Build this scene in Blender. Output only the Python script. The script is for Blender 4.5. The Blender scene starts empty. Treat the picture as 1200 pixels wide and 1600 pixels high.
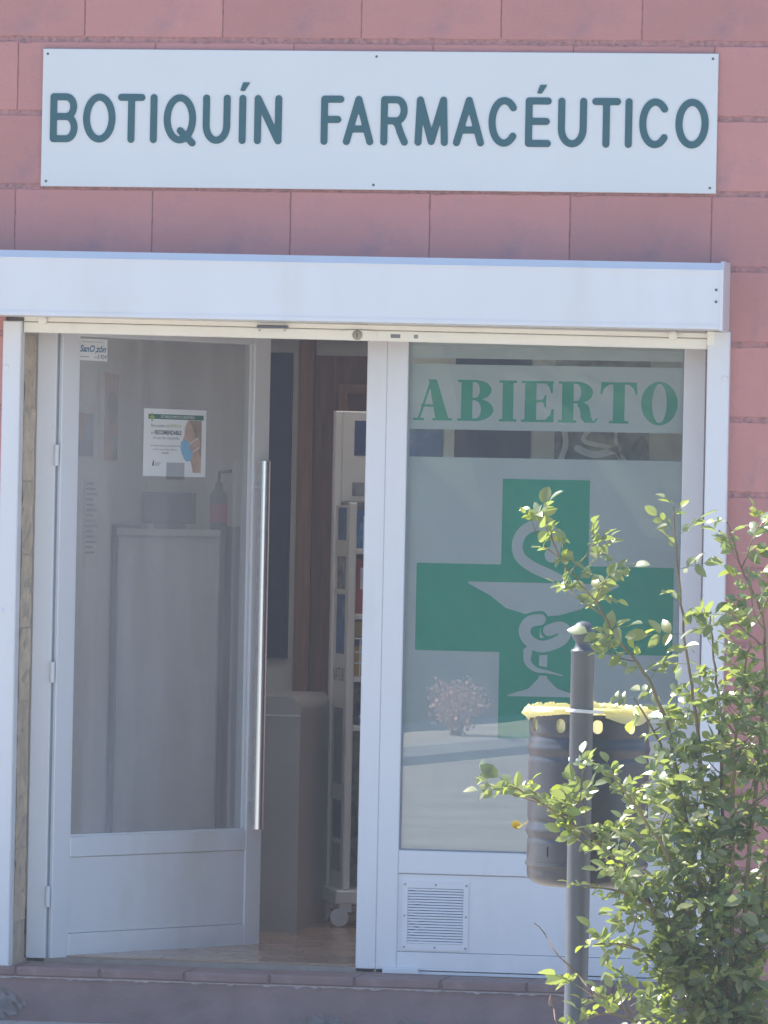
import bpy, math, random
import numpy as np
from mathutils import Vector, Matrix, Euler

# ------------------------------------------------------------------ camera, sky, sun, exposure
S = bpy.context.scene
COL = S.collection
R = math.radians
ZH = 1.73
cam = bpy.data.cameras.new('camera')
cam.sensor_fit = 'HORIZONTAL'; cam.sensor_width = 36.0
cam.lens = 36.0 * 470.0 * math.hypot(20, 3.3) / 1200.0
cam.clip_start = 0.1; cam.clip_end = 2000
camo = bpy.data.objects.new('camera', cam); COL.objects.link(camo)
camo.location = (3.3, -20.0, ZH)
_q = Vector((-3.3, 20.0, 0)).to_track_quat('-Z', 'Y')
camo.rotation_euler = (_q.to_matrix() @ Matrix.Rotation(0.020, 3, 'Z')).to_euler()
S.camera = camo

SUN_EL, SUN_AZ = R(50), R(-67)          # azimuth measured from +Y (behind the shop) towards +X
w = bpy.data.worlds.new('World'); S.world = w; w.use_nodes = True
wn = w.node_tree; bg = wn.nodes['Background']
sky = wn.nodes.new('ShaderNodeTexSky'); sky.sky_type = 'NISHITA'; sky.sun_disc = False
sky.sun_elevation = SUN_EL; sky.sun_rotation = SUN_AZ; sky.air_density = 1.0; sky.dust_density = 0.3; sky.ozone_density = 5.0
wn.links.new(sky.outputs[0], bg.inputs[0]); bg.inputs[1].default_value = 0.115
sl = bpy.data.lights.new('sun', 'SUN'); sl.energy = 4.8; sl.angle = R(0.53); sl.color = (1.0, 0.93, 0.83)
so = bpy.data.objects.new('sun', sl); COL.objects.link(so)
tosun = Vector((math.sin(SUN_AZ) * math.cos(SUN_EL), math.cos(SUN_AZ) * math.cos(SUN_EL), math.sin(SUN_EL)))
so.rotation_euler = tosun.to_track_quat('Z', 'Y').to_euler(); so.location = (-6, 8, 12)
vs = S.view_settings; vs.view_transform = 'Standard'; vs.look = 'None'; vs.gamma = 1.0; vs.use_curve_mapping = False
vs.exposure = 1.35
S.cycles.max_bounces = 10; S.cycles.transparent_max_bounces = 16; S.cycles.diffuse_bounces = 6

random.seed(7)
rng = random.Random(11)

# ------------------------------------------------------------------ materials
def nmat(name):
    m = bpy.data.materials.new(name); m.use_nodes = True
    nt = m.node_tree; b = nt.nodes['Principled BSDF']
    return m, nt, b

def mat(name, col, rough=0.5, var=0.08, vscale=6.0, bump=0.0, bscale=60.0, metal=0.0, spec=0.5, col2=None, dirt=None, dscale=3.0, damt=0.3, coat=0.0, stretch=None, objvar=0.0, dlo=.52, dhi=.72):
    """one base colour, cloudy variation, optional second colour in patches (wear or dirt), optional fine relief"""
    m, nt, b = nmat(name); N = nt.nodes; Lk = nt.links
    tc = N.new('ShaderNodeTexCoord'); src = tc.outputs['Object']
    if stretch:
        mp = N.new('ShaderNodeMapping'); mp.inputs['Scale'].default_value = stretch; Lk.new(src, mp.inputs[0]); src = mp.outputs[0]
    n1 = N.new('ShaderNodeTexNoise'); n1.inputs['Scale'].default_value = vscale; n1.inputs['Detail'].default_value = 5; Lk.new(src, n1.inputs['Vector'])
    c1 = tuple(max(0, c * (1 - var)) for c in col); c2 = tuple(min(1, c * (1 + var)) for c in col)
    rp = N.new('ShaderNodeValToRGB'); rp.color_ramp.elements[0].position = .3; rp.color_ramp.elements[1].position = .7
    rp.color_ramp.elements[0].color = c1 + (1,); rp.color_ramp.elements[1].color = (col2 or c2) + (1,)
    Lk.new(n1.outputs['Fac'], rp.inputs[0]); out = rp.outputs[0]
    if dirt:
        n2 = N.new('ShaderNodeTexNoise'); n2.inputs['Scale'].default_value = dscale; n2.inputs['Detail'].default_value = 8; n2.inputs['Roughness'].default_value = .65
        Lk.new(src, n2.inputs['Vector'])
        r2 = N.new('ShaderNodeValToRGB'); r2.color_ramp.elements[0].position = dlo; r2.color_ramp.elements[1].position = dhi
        r2.color_ramp.elements[0].color = (0, 0, 0, 1); r2.color_ramp.elements[1].color = (damt, damt, damt, 1)
        Lk.new(n2.outputs['Fac'], r2.inputs[0])
        mx = N.new('ShaderNodeMixRGB'); mx.inputs[2].default_value = dirt + (1,)
        Lk.new(r2.outputs[0], mx.inputs[0]); Lk.new(out, mx.inputs[1]); out = mx.outputs[0]
    if objvar:
        oi = N.new('ShaderNodeObjectInfo'); mr = N.new('ShaderNodeMapRange')
        mr.inputs[3].default_value = 1 - objvar; mr.inputs[4].default_value = 1 + objvar
        Lk.new(oi.outputs['Random'], mr.inputs[0])
        hv = N.new('ShaderNodeHueSaturation'); Lk.new(mr.outputs[0], hv.inputs['Value']); Lk.new(out, hv.inputs['Color']); out = hv.outputs[0]
    Lk.new(out, b.inputs['Base Color'])
    b.inputs['Roughness'].default_value = rough; b.inputs['Metallic'].default_value = metal
    b.inputs['Specular IOR Level'].default_value = spec
    if coat: b.inputs['Coat Weight'].default_value = coat; b.inputs['Coat Roughness'].default_value = .08
    if bump:
        n3 = N.new('ShaderNodeTexNoise'); n3.inputs['Scale'].default_value = bscale; n3.inputs['Detail'].default_value = 6; Lk.new(src, n3.inputs['Vector'])
        bp = N.new('ShaderNodeBump'); bp.inputs['Strength'].default_value = bump; bp.inputs['Distance'].default_value = .004
        Lk.new(n3.outputs['Fac'], bp.inputs['Height']); Lk.new(bp.outputs[0], b.inputs['Normal'])
    return m

def glass_mat(name, tint, refl):
    m, nt, b = nmat(name); N = nt.nodes; Lk = nt.links; N.remove(b)
    tr = N.new('ShaderNodeBsdfTransparent'); tr.inputs[0].default_value = tint + (1,)
    gl = N.new('ShaderNodeBsdfGlossy'); gl.inputs['Roughness'].default_value = .0; gl.inputs[0].default_value = (.95, .98, 1, 1)
    fr = N.new('ShaderNodeFresnel'); fr.inputs[0].default_value = refl
    ge = N.new('ShaderNodeNewGeometry'); inv = N.new('ShaderNodeMath'); inv.operation = 'SUBTRACT'; inv.inputs[0].default_value = 1; Lk.new(ge.outputs['Backfacing'], inv.inputs[1])
    mu = N.new('ShaderNodeMath'); mu.operation = 'MULTIPLY'; Lk.new(fr.outputs[0], mu.inputs[0]); Lk.new(inv.outputs[0], mu.inputs[1])
    mx = N.new('ShaderNodeMixShader'); Lk.new(mu.outputs[0], mx.inputs[0]); Lk.new(tr.outputs[0], mx.inputs[1]); Lk.new(gl.outputs[0], mx.inputs[2])
    Lk.new(mx.outputs[0], N['Material Output'].inputs[0])
    return m

def film_mat(name, col, through):
    m, nt, b = nmat(name); N = nt.nodes; Lk = nt.links; N.remove(b)
    tc = N.new('ShaderNodeTexCoord'); n1 = N.new('ShaderNodeTexNoise'); n1.inputs['Scale'].default_value = 5; n1.inputs['Detail'].default_value = 6; Lk.new(tc.outputs['Object'], n1.inputs['Vector'])
    rp = N.new('ShaderNodeValToRGB'); rp.color_ramp.elements[0].color = tuple(c * .93 for c in col) + (1,); rp.color_ramp.elements[1].color = tuple(min(1, c * 1.06) for c in col) + (1,)
    Lk.new(n1.outputs['Fac'], rp.inputs[0])
    d = N.new('ShaderNodeBsdfDiffuse'); t = N.new('ShaderNodeBsdfTranslucent'); Lk.new(rp.outputs[0], d.inputs[0]); Lk.new(rp.outputs[0], t.inputs[0])
    mx = N.new('ShaderNodeMixShader'); mx.inputs[0].default_value = through; Lk.new(d.outputs[0], mx.inputs[1]); Lk.new(t.outputs[0], mx.inputs[2])
    Lk.new(mx.outputs[0], N['Material Output'].inputs[0])
    return m

def leaf_mat(name, base, trans, rough):
    m, nt, b = nmat(name); N = nt.nodes; Lk = nt.links
    oi = N.new('ShaderNodeObjectInfo'); ge = N.new('ShaderNodeNewGeometry')
    ad = N.new('ShaderNodeMath'); ad.operation = 'ADD'; Lk.new(oi.outputs['Random'], ad.inputs[0]); Lk.new(ge.outputs['Random Per Island'], ad.inputs[1])
    fr = N.new('ShaderNodeMath'); fr.operation = 'FRACT'; Lk.new(ad.outputs[0], fr.inputs[0])
    rp = N.new('ShaderNodeValToRGB'); e = rp.color_ramp.elements
    e[0].color = tuple(c * .55 for c in base) + (1,); e[1].color = (base[0] * 2.2, base[1] * 1.5, base[2] * 1.2, 1)
    x = e.new(.6); x.color = base + (1,)
    Lk.new(fr.outputs[0], rp.inputs[0]); Lk.new(rp.outputs[0], b.inputs['Base Color'])
    b.inputs['Roughness'].default_value = rough; b.inputs['Specular IOR Level'].default_value = 1.0
    t = N.new('ShaderNodeBsdfTranslucent'); t.inputs[0].default_value = trans + (1,)
    mx = N.new('ShaderNodeMixShader'); mx.inputs[0].default_value = .34
    Lk.new(b.outputs[0], mx.inputs[1]); Lk.new(t.outputs[0], mx.inputs[2]); Lk.new(mx.outputs[0], N['Material Output'].inputs[0])
    return m

def bag_mat(name):
    m, nt, b = nmat(name); N = nt.nodes; Lk = nt.links
    b.inputs['Base Color'].default_value = (.95, .90, .50, 1); b.inputs['Roughness'].default_value = .35
    t = N.new('ShaderNodeBsdfTranslucent'); t.inputs[0].default_value = (.95, .88, .48, 1)
    tc = N.new('ShaderNodeTexCoord'); n3 = N.new('ShaderNodeTexNoise'); n3.inputs['Scale'].default_value = 55; n3.inputs['Detail'].default_value = 4; Lk.new(tc.outputs['Object'], n3.inputs['Vector'])
    bp = N.new('ShaderNodeBump'); bp.inputs['Strength'].default_value = .6; bp.inputs['Distance'].default_value = .01
    Lk.new(n3.outputs['Fac'], bp.inputs['Height']); Lk.new(bp.outputs[0], b.inputs['Normal'])
    mx = N.new('ShaderNodeMixShader'); mx.inputs[0].default_value = .45
    Lk.new(b.outputs[0], mx.inputs[1]); Lk.new(t.outputs[0], mx.inputs[2]); Lk.new(mx.outputs[0], N['Material Output'].inputs[0])
    return m

PINK = (.515, .228, .204)
M = {}
M['block'] = mat('painted_block', PINK, .75, .08, 2.5, .55, 160, dirt=(.34, .19, .2), dscale=6, damt=.6, objvar=.08)
M['mortar'] = mat('painted_mortar', (.42, .20, .185), .9, .2, 40, 1.0, 90, dirt=(.18, .12, .13), dscale=60, damt=.85, dlo=.50, dhi=.66)
M['plinth'] = mat('painted_plinth', (.26, .17, .16), .85, .16, 7, .6, 60, dirt=(.22, .17, .16), dscale=9, damt=.6)
M['chip'] = mat('bare_concrete', (.20, .18, .17), .95, .3, 30, 1.0, 60, dirt=(.16, .14, .14), dscale=25, damt=.7)
M['sill'] = mat('terracotta_tile', (.27, .165, .15), .6, .15, 9, .3, 80, dirt=(.42, .33, .3), dscale=14, damt=.4, objvar=.08)
M['grout'] = mat('pale_grout', (.42, .34, .32), .9, .2, 40, .6, 90)
M['white'] = mat('white_lacquer', (.735, .74, .745), .32, .02, 4, .05, 12, dirt=(.58, .55, .48), dscale=5, damt=.22, stretch=(1, 1, .3))
M['cream'] = mat('cream_lacquer', (.87, .84, .74), .38, .03, 5, .05, 14, dirt=(.55, .5, .4), dscale=6, damt=.2)
M['door_white'] = mat('white_door_lacquer', (.74, .75, .76), .35, .03, 4, .05, 12, dirt=(.55, .5, .38), dscale=2.2, damt=.4, stretch=(1, 1, .35))
M['signw'] = mat('white_sign_panel', (.70, .715, .70), .4, .015, 3, .04, 8, dirt=(.66, .64, .58), dscale=5, damt=.12)
M['signg'] = mat('dark_teal_letter', (.010, .098, .118), .45, .06, 20)
M['seal'] = mat('dark_gasket', (.05, .055, .06), .6, .1, 20)
M['gap'] = mat('grey_seal', (.22, .25, .28), .6, .1, 20)
M['screw'] = mat('screw_steel', (.12, .12, .13), .45, .1, 50, metal=.6)
M['screwp'] = mat('zinc_screw', (.38, .38, .38), .45, .1, 50, metal=.6)
M['brass'] = mat('worn_brass', (.35, .30, .22), .4, .15, 60, metal=.8)
M['chrome'] = mat('chrome', (.80, .81, .83), .24, .03, 10, metal=1.0)
M['stone'] = mat('tan_block_end', (.60, .48, .34), .9, .18, 16, .8, 70, dirt=(.45, .36, .25), dscale=10, damt=.6, objvar=.08)
M['glass'] = glass_mat('window_glass', (.93, .96, .955), 2.4)
M['dglass'] = glass_mat('door_glass', (.90, .92, .93), 1.6)
def veiled(m, amt):  # mixes in a pale diffuse veil to brighten the dark view through glass
    nt = m.node_tree; N = nt.nodes; Lk = nt.links; out = N['Material Output']; src = out.inputs[0].links[0].from_socket
    tc = N.new('ShaderNodeTexCoord'); nz = N.new('ShaderNodeTexNoise'); nz.inputs['Scale'].default_value = 3.0; nz.inputs['Detail'].default_value = 7; mp = N.new('ShaderNodeMapping'); mp.inputs['Scale'].default_value = (3, 3, .5); Lk.new(tc.outputs['Object'], mp.inputs[0]); Lk.new(mp.outputs[0], nz.inputs['Vector'])
    mr = N.new('ShaderNodeMapRange'); mr.inputs[1].default_value = .3; mr.inputs[2].default_value = .7; mr.inputs[3].default_value = amt * .7; mr.inputs[4].default_value = amt * 1.3; Lk.new(nz.outputs['Fac'], mr.inputs[0])
    d = N.new('ShaderNodeBsdfDiffuse'); d.inputs[0].default_value = (.75, .76, .78, 1)
    mx = N.new('ShaderNodeMixShader'); Lk.new(mr.outputs[0], mx.inputs[0]); Lk.new(src, mx.inputs[1]); Lk.new(d.outputs[0], mx.inputs[2]); Lk.new(mx.outputs[0], out.inputs[0])
veiled(M['dglass'], .21)
M['film'] = film_mat('frosted_film', (.68, .71, .71), .5)
M['green'] = film_mat('green_film', (.008, .31, .20), .12)
M['green2'] = film_mat('green_letter_film', (.02, .30, .20), .12)
M['plaster'] = mat('white_plaster', (.80, .78, .74), .85, .03, 3, .1, 60)
M['roof'] = mat('roof_slab', (.35, .25, .22), .9, .1, 4, .2, 30)
M['wood'] = mat('dark_wood', (.15, .07, .045), .45, .25, 5, .2, 30, stretch=(14, 14, 1))
M['wood2'] = mat('dark_wood_moulding', (.27, .13, .08), .4, .2, 5, stretch=(14, 14, 1))
M['ftile'] = mat('floor_tile', (.42, .28, .19), .22, .18, 6, .05, 40, objvar=.1)
M['fgrout'] = mat('floor_grout', (.30, .25, .21), .8, .1, 30)
M['counter'] = mat('pale_counter_laminate', (.36, .34, .33), .4, .03, 5)
M['cabinet'] = mat('pale_cabinet', (.66, .655, .64), .45, .04, 4)
M['dark'] = mat('dark_edge', (.09, .095, .11), .5, .1, 10)
M['navy'] = mat('navy_print', (.03, .05, .13), .5, .15, 6)
M['rackw'] = mat('white_plastic', (.74, .72, .68), .4, .02, 8)
M['paper'] = mat('white_paper', (.78, .80, .80), .75, .02, 10)
M['papery'] = mat('aged_paper', (.72, .70, .62), .8, .04, 10)
M['inkg'] = mat('green_ink', (.045, .16, .12), .6, .1, 20)
M['inky'] = mat('lime_ink', (.30, .42, .10), .6, .1, 20)
M['inkd'] = mat('dark_ink', (.06, .08, .09), .6, .1, 20)
M['inkm'] = mat('grey_ink', (.20, .22, .23), .6, .1, 20)
M['inkb'] = mat('blue_ink', (.035, .15, .33), .6, .15, 30)
M['inkp'] = mat('violet_ink', (.08, .07, .22), .6, .1, 20)
M['skin'] = mat('print_skin', (.50, .36, .29), .7, .12, 30)
M['skin2'] = mat('print_hair', (.33, .25, .21), .7, .15, 30)
M['maskb'] = mat('print_mask_blue', (.22, .47, .66), .7, .06, 60)
M['tape'] = glass_mat('clear_tape', (.86, .87, .88), 1.5)
M['orange'] = mat('orange_print', (.50, .17, .07), .7, .3, 12, dirt=(.6, .45, .3), dscale=9, damt=.8)
M['brownp'] = mat('brown_print', (.19, .085, .05), .7, .2, 15)
M['greyp'] = mat('grey_photo_print', (.22, .23, .25), .7, .5, 16, dirt=(.5, .45, .42), dscale=14, damt=.9)
M['skyp'] = mat('blue_sky_print', (.07, .15, .33), .6, .25, 9, dirt=(.35, .40, .45), dscale=8, damt=.7)
M['skyd'] = mat('deep_blue_print', (.035, .075, .22), .55, .2, 12)
M['red'] = mat('crimson_print', (.38, .05, .08), .5, .12, 12)
M['yellow'] = mat('yellow_carton', (.62, .42, .09), .5, .06, 12)
M['bluec'] = mat('blue_carton', (.05, .20, .45), .5, .3, 14, dirt=(.6, .6, .6), dscale=30, damt=.6)
M['post'] = mat('grey_cast_iron_paint', (.105, .115, .13), .42, .06, 12, .12, 120, dirt=(.17, .17, .17), dscale=9, damt=.3)
M['bin'] = mat('grey_sheet_metal_paint', (.052, .058, .070), .36, .06, 8, .06, 60, dirt=(.16, .16, .165), dscale=7, damt=.35)
M['black'] = mat('black_inside', (.02, .02, .02), .8, .1, 10)
M['bag'] = bag_mat('yellow_bag')
M['strap'] = mat('white_plastic_strip', (.72, .72, .70), .4, .05, 40, .3, 60)
M['leaf'] = leaf_mat('rose_leaf', (.100, .150, .092), (.50, .62, .13), .36)
M['leafy'] = leaf_mat('young_rose_leaf', (.20, .30, .06), (.60, .72, .08), .42)
M['cane'] = mat('rose_cane', (.19, .15, .075), .6, .3, 14, .3, 80, dirt=(.22, .09, .06), dscale=12, damt=.8)
M['twig'] = mat('dry_twig', (.24, .15, .11), .8, .2, 30, .3, 90)
M['petal'] = mat('yellow_petal', (.75, .55, .06), .6, .15, 30)
M['asphalt'] = mat('asphalt', (.36, .335, .29), .9, .18, 1.5, .8, 45, dirt=(.20, .19, .175), dscale=7, damt=.75)
M['paving'] = mat('concrete_paving', (.46, .42, .36), .85, .12, 2, .4, 40, dirt=(.26, .25, .23), dscale=5, damt=.4, objvar=.06)
M['kerb'] = mat('kerb_concrete', (.42, .41, .38), .85, .1, 4, .4, 40, objvar=.05)
M['bank'] = mat('dry_grass_bank', (.085, .095, .045), .95, .45, 2.2, 1.0, 6, dirt=(.035, .05, .02), dscale=1.6, damt=.9)
M['soil'] = mat('soil', (.10, .075, .055), .95, .3, 12, 1.0, 30)
M['shrubp'] = leaf_mat('dry_pink_shrub_leaf', (.55, .36, .33), (.5, .3, .25), .7)
M['shrubg'] = leaf_mat('dark_shrub_leaf', (.03, .05, .02), (.08, .14, .03), .5)
M['ground'] = mat('far_ground', (.20, .18, .13), .95, .25, .4, .4, 8)

# ------------------------------------------------------------------ mesh helpers
class MB:
    def __init__(s): s.v = []; s.f = []
    def box(s, x0, x1, y0, y1, z0, z1, tilt=0.0):
        n = len(s.v)
        for (x, y, z) in ((x0, y0, z0), (x1, y0, z0), (x1, y1, z0), (x0, y1, z0), (x0, y0, z1), (x1, y0, z1), (x1, y1, z1), (x0, y1, z1)):
            s.v.append((x, y, z + tilt * x))
        for q in ((0, 3, 2, 1), (4, 5, 6, 7), (0, 1, 5, 4), (1, 2, 6, 5), (2, 3, 7, 6), (3, 0, 4, 7)): s.f.append(tuple(n + i for i in q))
        return s
    def cbox(s, x0, x1, y0, y1, z0, z1, b=.003, tilt=0.0):
        """box with chamfered front (-y) edges"""
        n = len(s.v)
        for (x, y, z) in ((x0, y1, z0), (x1, y1, z0), (x1, y1, z1), (x0, y1, z1), (x0, y0 + b, z0), (x1, y0 + b, z0), (x1, y0 + b, z1), (x0, y0 + b, z1),
                          (x0 + b, y0, z0 + b), (x1 - b, y0, z0 + b), (x1 - b, y0, z1 - b), (x0 + b, y0, z1 - b)): s.v.append((x, y, z + tilt * x))
        for q in ((3, 2, 1, 0), (8, 9, 10, 11)): s.f.append(tuple(n + i for i in q))
        for a, c in ((0, 4), (4, 8)):
            for i in range(4):
                j = (i + 1) % 4; s.f.append((n + a + i, n + a + j, n + c + j, n + c + i))
        return s
    def tube(s, pts, rad, k=8, cap=True):
        pts = [Vector(p) for p in pts]; n = len(s.v)
        rads = rad if hasattr(rad, '__len__') else [rad] * len(pts)
        ref = None
        for i, p in enumerate(pts):
            d = (pts[min(i + 1, len(pts) - 1)] - pts[max(i - 1, 0)]).normalized()
            if ref is None: ref = d.orthogonal().normalized()
            u = (ref - d * ref.dot(d)).normalized(); ref = u; v = d.cross(u)
            for j in range(k):
                a = 2 * math.pi * j / k; q = p + (u * math.cos(a) + v * math.sin(a)) * rads[i]; s.v.append(tuple(q))
        for i in range(len(pts) - 1):
            for j in range(k):
                a = n + i * k + j; b_ = n + i * k + (j + 1) % k; s.f.append((a, b_, b_ + k, a + k))
        if cap:
            s.f.append(tuple(n + j for j in reversed(range(k)))); s.f.append(tuple(n + (len(pts) - 1) * k + j for j in range(k)))
        return s
    def lathe(s, prof, c=(0, 0, 0), k=32, axis='z'):
        n = len(s.v)
        for (r, h) in prof:
            for j in range(k):
                a = 2 * math.pi * j / k
                if axis == 'z': s.v.append((c[0] + r * math.cos(a), c[1] + r * math.sin(a), c[2] + h))
                elif axis == 'y': s.v.append((c[0] + r * math.cos(a), c[1] - h, c[2] + r * math.sin(a)))
                else: s.v.append((c[0] + h, c[1] + r * math.cos(a), c[2] + r * math.sin(a)))
        for i in range(len(prof) - 1):
            for j in range(k):
                a = n + i * k + j; b_ = n + i * k + (j + 1) % k; s.f.append((a, b_, b_ + k, a + k))
        s.f.append(tuple(n + j for j in reversed(range(k)))); s.f.append(tuple(n + (len(prof) - 1) * k + j for j in range(k)))
        return s
    def prism(s, poly, y0, y1):
        """poly in (x, z), counter-clockwise seen from -y"""
        n = len(s.v); k = len(poly)
        for y in (y0, y1):
            for (x, z) in poly: s.v.append((x, y, z))
        s.f.append(tuple(n + i for i in range(k))); s.f.append(tuple(n + k + i for i in reversed(range(k))))
        for i in range(k):
            j = (i + 1) % k; s.f.append((n + i, n + k + i, n + k + j, n + j))
        return s
    def mesh(s, name, m=None, smooth=False):
        me = bpy.data.meshes.new(name); me.from_pydata(s.v, [], s.f); me.update()
        if m: me.materials.append(M[m])
        if smooth:
            me.polygons.foreach_set('use_smooth', [True] * len(me.polygons))
            try: me.set_sharp_from_angle(angle=R(40))
            except Exception: pass
        return me
    def build(s, name, m, parent=None, smooth=False, loc=None, rot=None):
        return link(name, s.mesh(name, m, smooth), parent, loc, rot)

def link(name, me, parent=None, loc=None, rot=None):
    o = bpy.data.objects.new(name, me); COL.objects.link(o)
    if parent is not None: o.parent = parent
    if loc is not None: o.location = loc
    if rot is not None: o.rotation_euler = rot
    return o

def empty(name, loc=(0, 0, 0), rot=(0, 0, 0), parent=None):
    o = bpy.data.objects.new(name, None); o.empty_display_size = .1; COL.objects.link(o)
    o.location = loc; o.rotation_euler = rot
    if parent is not None: o.parent = parent
    return o

def tag(o, label, cat, group=None):
    o['label'] = label; o['category'] = cat
    if group: o['group'] = group
    return o

def struct(o): o['kind'] = 'structure'; return o

# flat shapes from signed distance, contoured on a fine grid (x right, z up, facing -y)
def d_poly(pts, X, Z):
    pts = np.array(pts, float); n = len(pts); d = np.full(X.shape, 1e9); ins = np.zeros(X.shape, bool)
    for i in range(n):
        a = pts[i]; b = pts[(i + 1) % n]; e = b - a
        t = np.clip(((X - a[0]) * e[0] + (Z - a[1]) * e[1]) / (e @ e + 1e-12), 0, 1)
        d = np.minimum(d, np.hypot(X - a[0] - t * e[0], Z - a[1] - t * e[1]))
        c = (a[1] > Z) != (b[1] > Z)
        with np.errstate(divide='ignore', invalid='ignore'):
            xi = a[0] + (Z - a[1]) * e[0] / (e[1] if abs(e[1]) > 1e-12 else 1e-12)
        ins ^= c & (X < xi)
    return np.where(ins, -d, d)
def d_line(pts, r, X, Z):
    d = np.full(X.shape, 1e9); rs = r if hasattr(r, '__len__') else [r] * len(pts)
    for i in range(len(pts) - 1):
        a = pts[i]; b = pts[i + 1]; ex, ez = b[0] - a[0], b[1] - a[1]
        t = np.clip(((X - a[0]) * ex + (Z - a[1]) * ez) / (ex * ex + ez * ez + 1e-12), 0, 1)
        d = np.minimum(d, np.hypot(X - a[0] - t * ex, Z - a[1] - t * ez) - (rs[i] + t * (rs[i + 1] - rs[i])))
    return d
def d_rect(x0, x1, z0, z1, X, Z): return np.maximum(np.maximum(x0 - X, X - x1), np.maximum(z0 - Z, Z - z1))
def d_ell(cx, cz, a, b, X, Z): return (np.hypot((X - cx) / a, (Z - cz) / b) - 1) * min(a, b)
def spline(pts, n=8):
    out = []
    for i in range(len(pts) - 1):
        p0 = pts[max(i - 1, 0)]; p1 = pts[i]; p2 = pts[i + 1]; p3 = pts[min(i + 2, len(pts) - 1)]
        for k in range(n):
            t = k / n
            out.append(tuple(.5 * (2 * b + (c - a) * t + (2 * a - 5 * b + 4 * c - d) * t * t + (3 * b - a - 3 * c + d) * t ** 3) for a, b, c, d in zip(p0, p1, p2, p3)))
    out.append(tuple(pts[-1])); return out
def contour(fn, x0, x1, z0, z1, h, maxrun=10 ** 9, thick=0.0):
    nx = max(2, int(round((x1 - x0) / h))); nz = max(2, int(round((z1 - z0) / h)))
    xs = np.linspace(x0, x1, nx + 1); zs = np.linspace(z0, z1, nz + 1)
    X, Z = np.meshgrid(xs, zs); V = fn(X, Z); V = np.where(V == 0, 1e-9, V); I = V < 0
    mb = MB(); idx = {}
    def vert(x, z):
        k = (round(x, 6), round(z, 6))
        if k not in idx: idx[k] = len(mb.v); mb.v.append((x, 0.0, z))
        return idx[k]
    cnt = I[:-1, :-1].astype(int) + I[:-1, 1:] + I[1:, :-1] + I[1:, 1:]
    segs = []
    for j in range(nz):
        row = cnt[j]; i = 0
        while i < nx:
            if row[i] == 4:
                k = i
                while k < nx and row[k] == 4 and k - i < maxrun: k += 1
                mb.f.append((vert(xs[i], zs[j]), vert(xs[k], zs[j]), vert(xs[k], zs[j + 1]), vert(xs[i], zs[j + 1]))); i = k; continue
            if row[i] > 0:
                c = [(xs[i], zs[j], V[j, i]), (xs[i + 1], zs[j], V[j, i + 1]), (xs[i + 1], zs[j + 1], V[j + 1, i + 1]), (xs[i], zs[j + 1], V[j + 1, i])]
                poly = []; cr = []
                for q in range(4):
                    a = c[q]; b = c[(q + 1) % 4]
                    if a[2] < 0: poly.append(vert(a[0], a[1]))
                    if (a[2] < 0) != (b[2] < 0):
                        t = a[2] / (a[2] - b[2]); vi = vert(a[0] + t * (b[0] - a[0]), a[1] + t * (b[1] - a[1])); poly.append(vi); cr.append((vi, a[2] < 0))
                pp = [p for n_, p in enumerate(poly) if p != poly[n_ - 1]]
                if len(pp) >= 3: mb.f.append(tuple(pp))
                if len(cr) == 2: segs.append((cr[0][0], cr[1][0]) if cr[0][1] else (cr[1][0], cr[0][0]))
            i += 1
    if thick:
        n = len(mb.v); mb.v = [(x, -thick, z) for x, y, z in mb.v] + [(x, 0, z) for x, y, z in mb.v]
        for a, b in segs:
            if a != b: mb.f.append((a, a + n, b + n, b))
    return mb

def text_mesh(s, size, m, align='LEFT', width=None, shear=0.0, bold=0.0, space=1.0):
    """built-in lettering as a flat mesh in the x-z plane facing -y, baseline at z = 0"""
    cu = bpy.data.curves.new('lettering', 'FONT'); cu.body = s; cu.size = size; cu.align_x = align; cu.shear = shear; cu.offset = bold; cu.space_character = space
    cu.resolution_u = 3
    t = bpy.data.objects.new('lettering', cu); me = bpy.data.meshes.new_from_object(t)
    bpy.data.objects.remove(t); bpy.data.curves.remove(cu)
    co = np.zeros(len(me.vertices) * 3); me.vertices.foreach_get('co', co); co = co.reshape(-1, 3)
    if width and len(co):
        wd = co[:, 0].max() - co[:, 0].min()
        if wd > 0: co[:, 0] *= width / wd
    co = np.stack([co[:, 0], -co[:, 2], co[:, 1]], 1)
    me.vertices.foreach_set('co', co.ravel()); me.update(); me.materials.clear(); me.materials.append(M[m])
    return me
def put_text(s, size, m, parent, x, y, z, name='lettering', **k): return link(name, text_mesh(s, size, m, **k), parent, (x, y, z))

# ------------------------------------------------------------------ the ground, road and far bank
def sheet(name, poly, z, m):
    me = bpy.data.meshes.new(name); me.from_pydata([(x, y, z) for x, y in poly], [], [tuple(range(len(poly)))]); me.update(); me.materials.append(M[m])
    return struct(link(name, me))
sheet('ground', [(-200, -200), (200, -200), (200, 200), (-200, 200)], -.14, 'ground')
sheet('road', [(-70, -75), (70, -75), (70, -5.15), (-70, -5.15)], -.12, 'asphalt')
pv = MB().box(-30, 30, -5.0, .6, -.1, -.006); struct(pv.build('pavement', 'fgrout'))
pav = bpy.data.objects['pavement']
pm = [MB().cbox(0, .394, 0, .394, 0, .394).mesh('paving_slab', 'paving')]
slab = MB().box(.003, .597, .003, .597, -.02, 0).mesh('paving_slab', 'paving')
for i in range(-6, 9):
    for j in range(-8, 0):
        if j == -8 and i in (1, 2, 3): continue
        o = link('paving_slab', slab, pav, (i * .6, j * .6 - .0, rng.uniform(-.001, .001)))
soil = MB().box(.62, 2.38, -4.92, -4.21, -.02, .012); so_ = struct(soil.build('planting_bed', 'soil'))
kb = empty('kerb'); struct(kb)
kme = MB().cbox(.003, .997, -.15, 0, -.14, .0, .012).mesh('kerb_stone', 'kerb')
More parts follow.
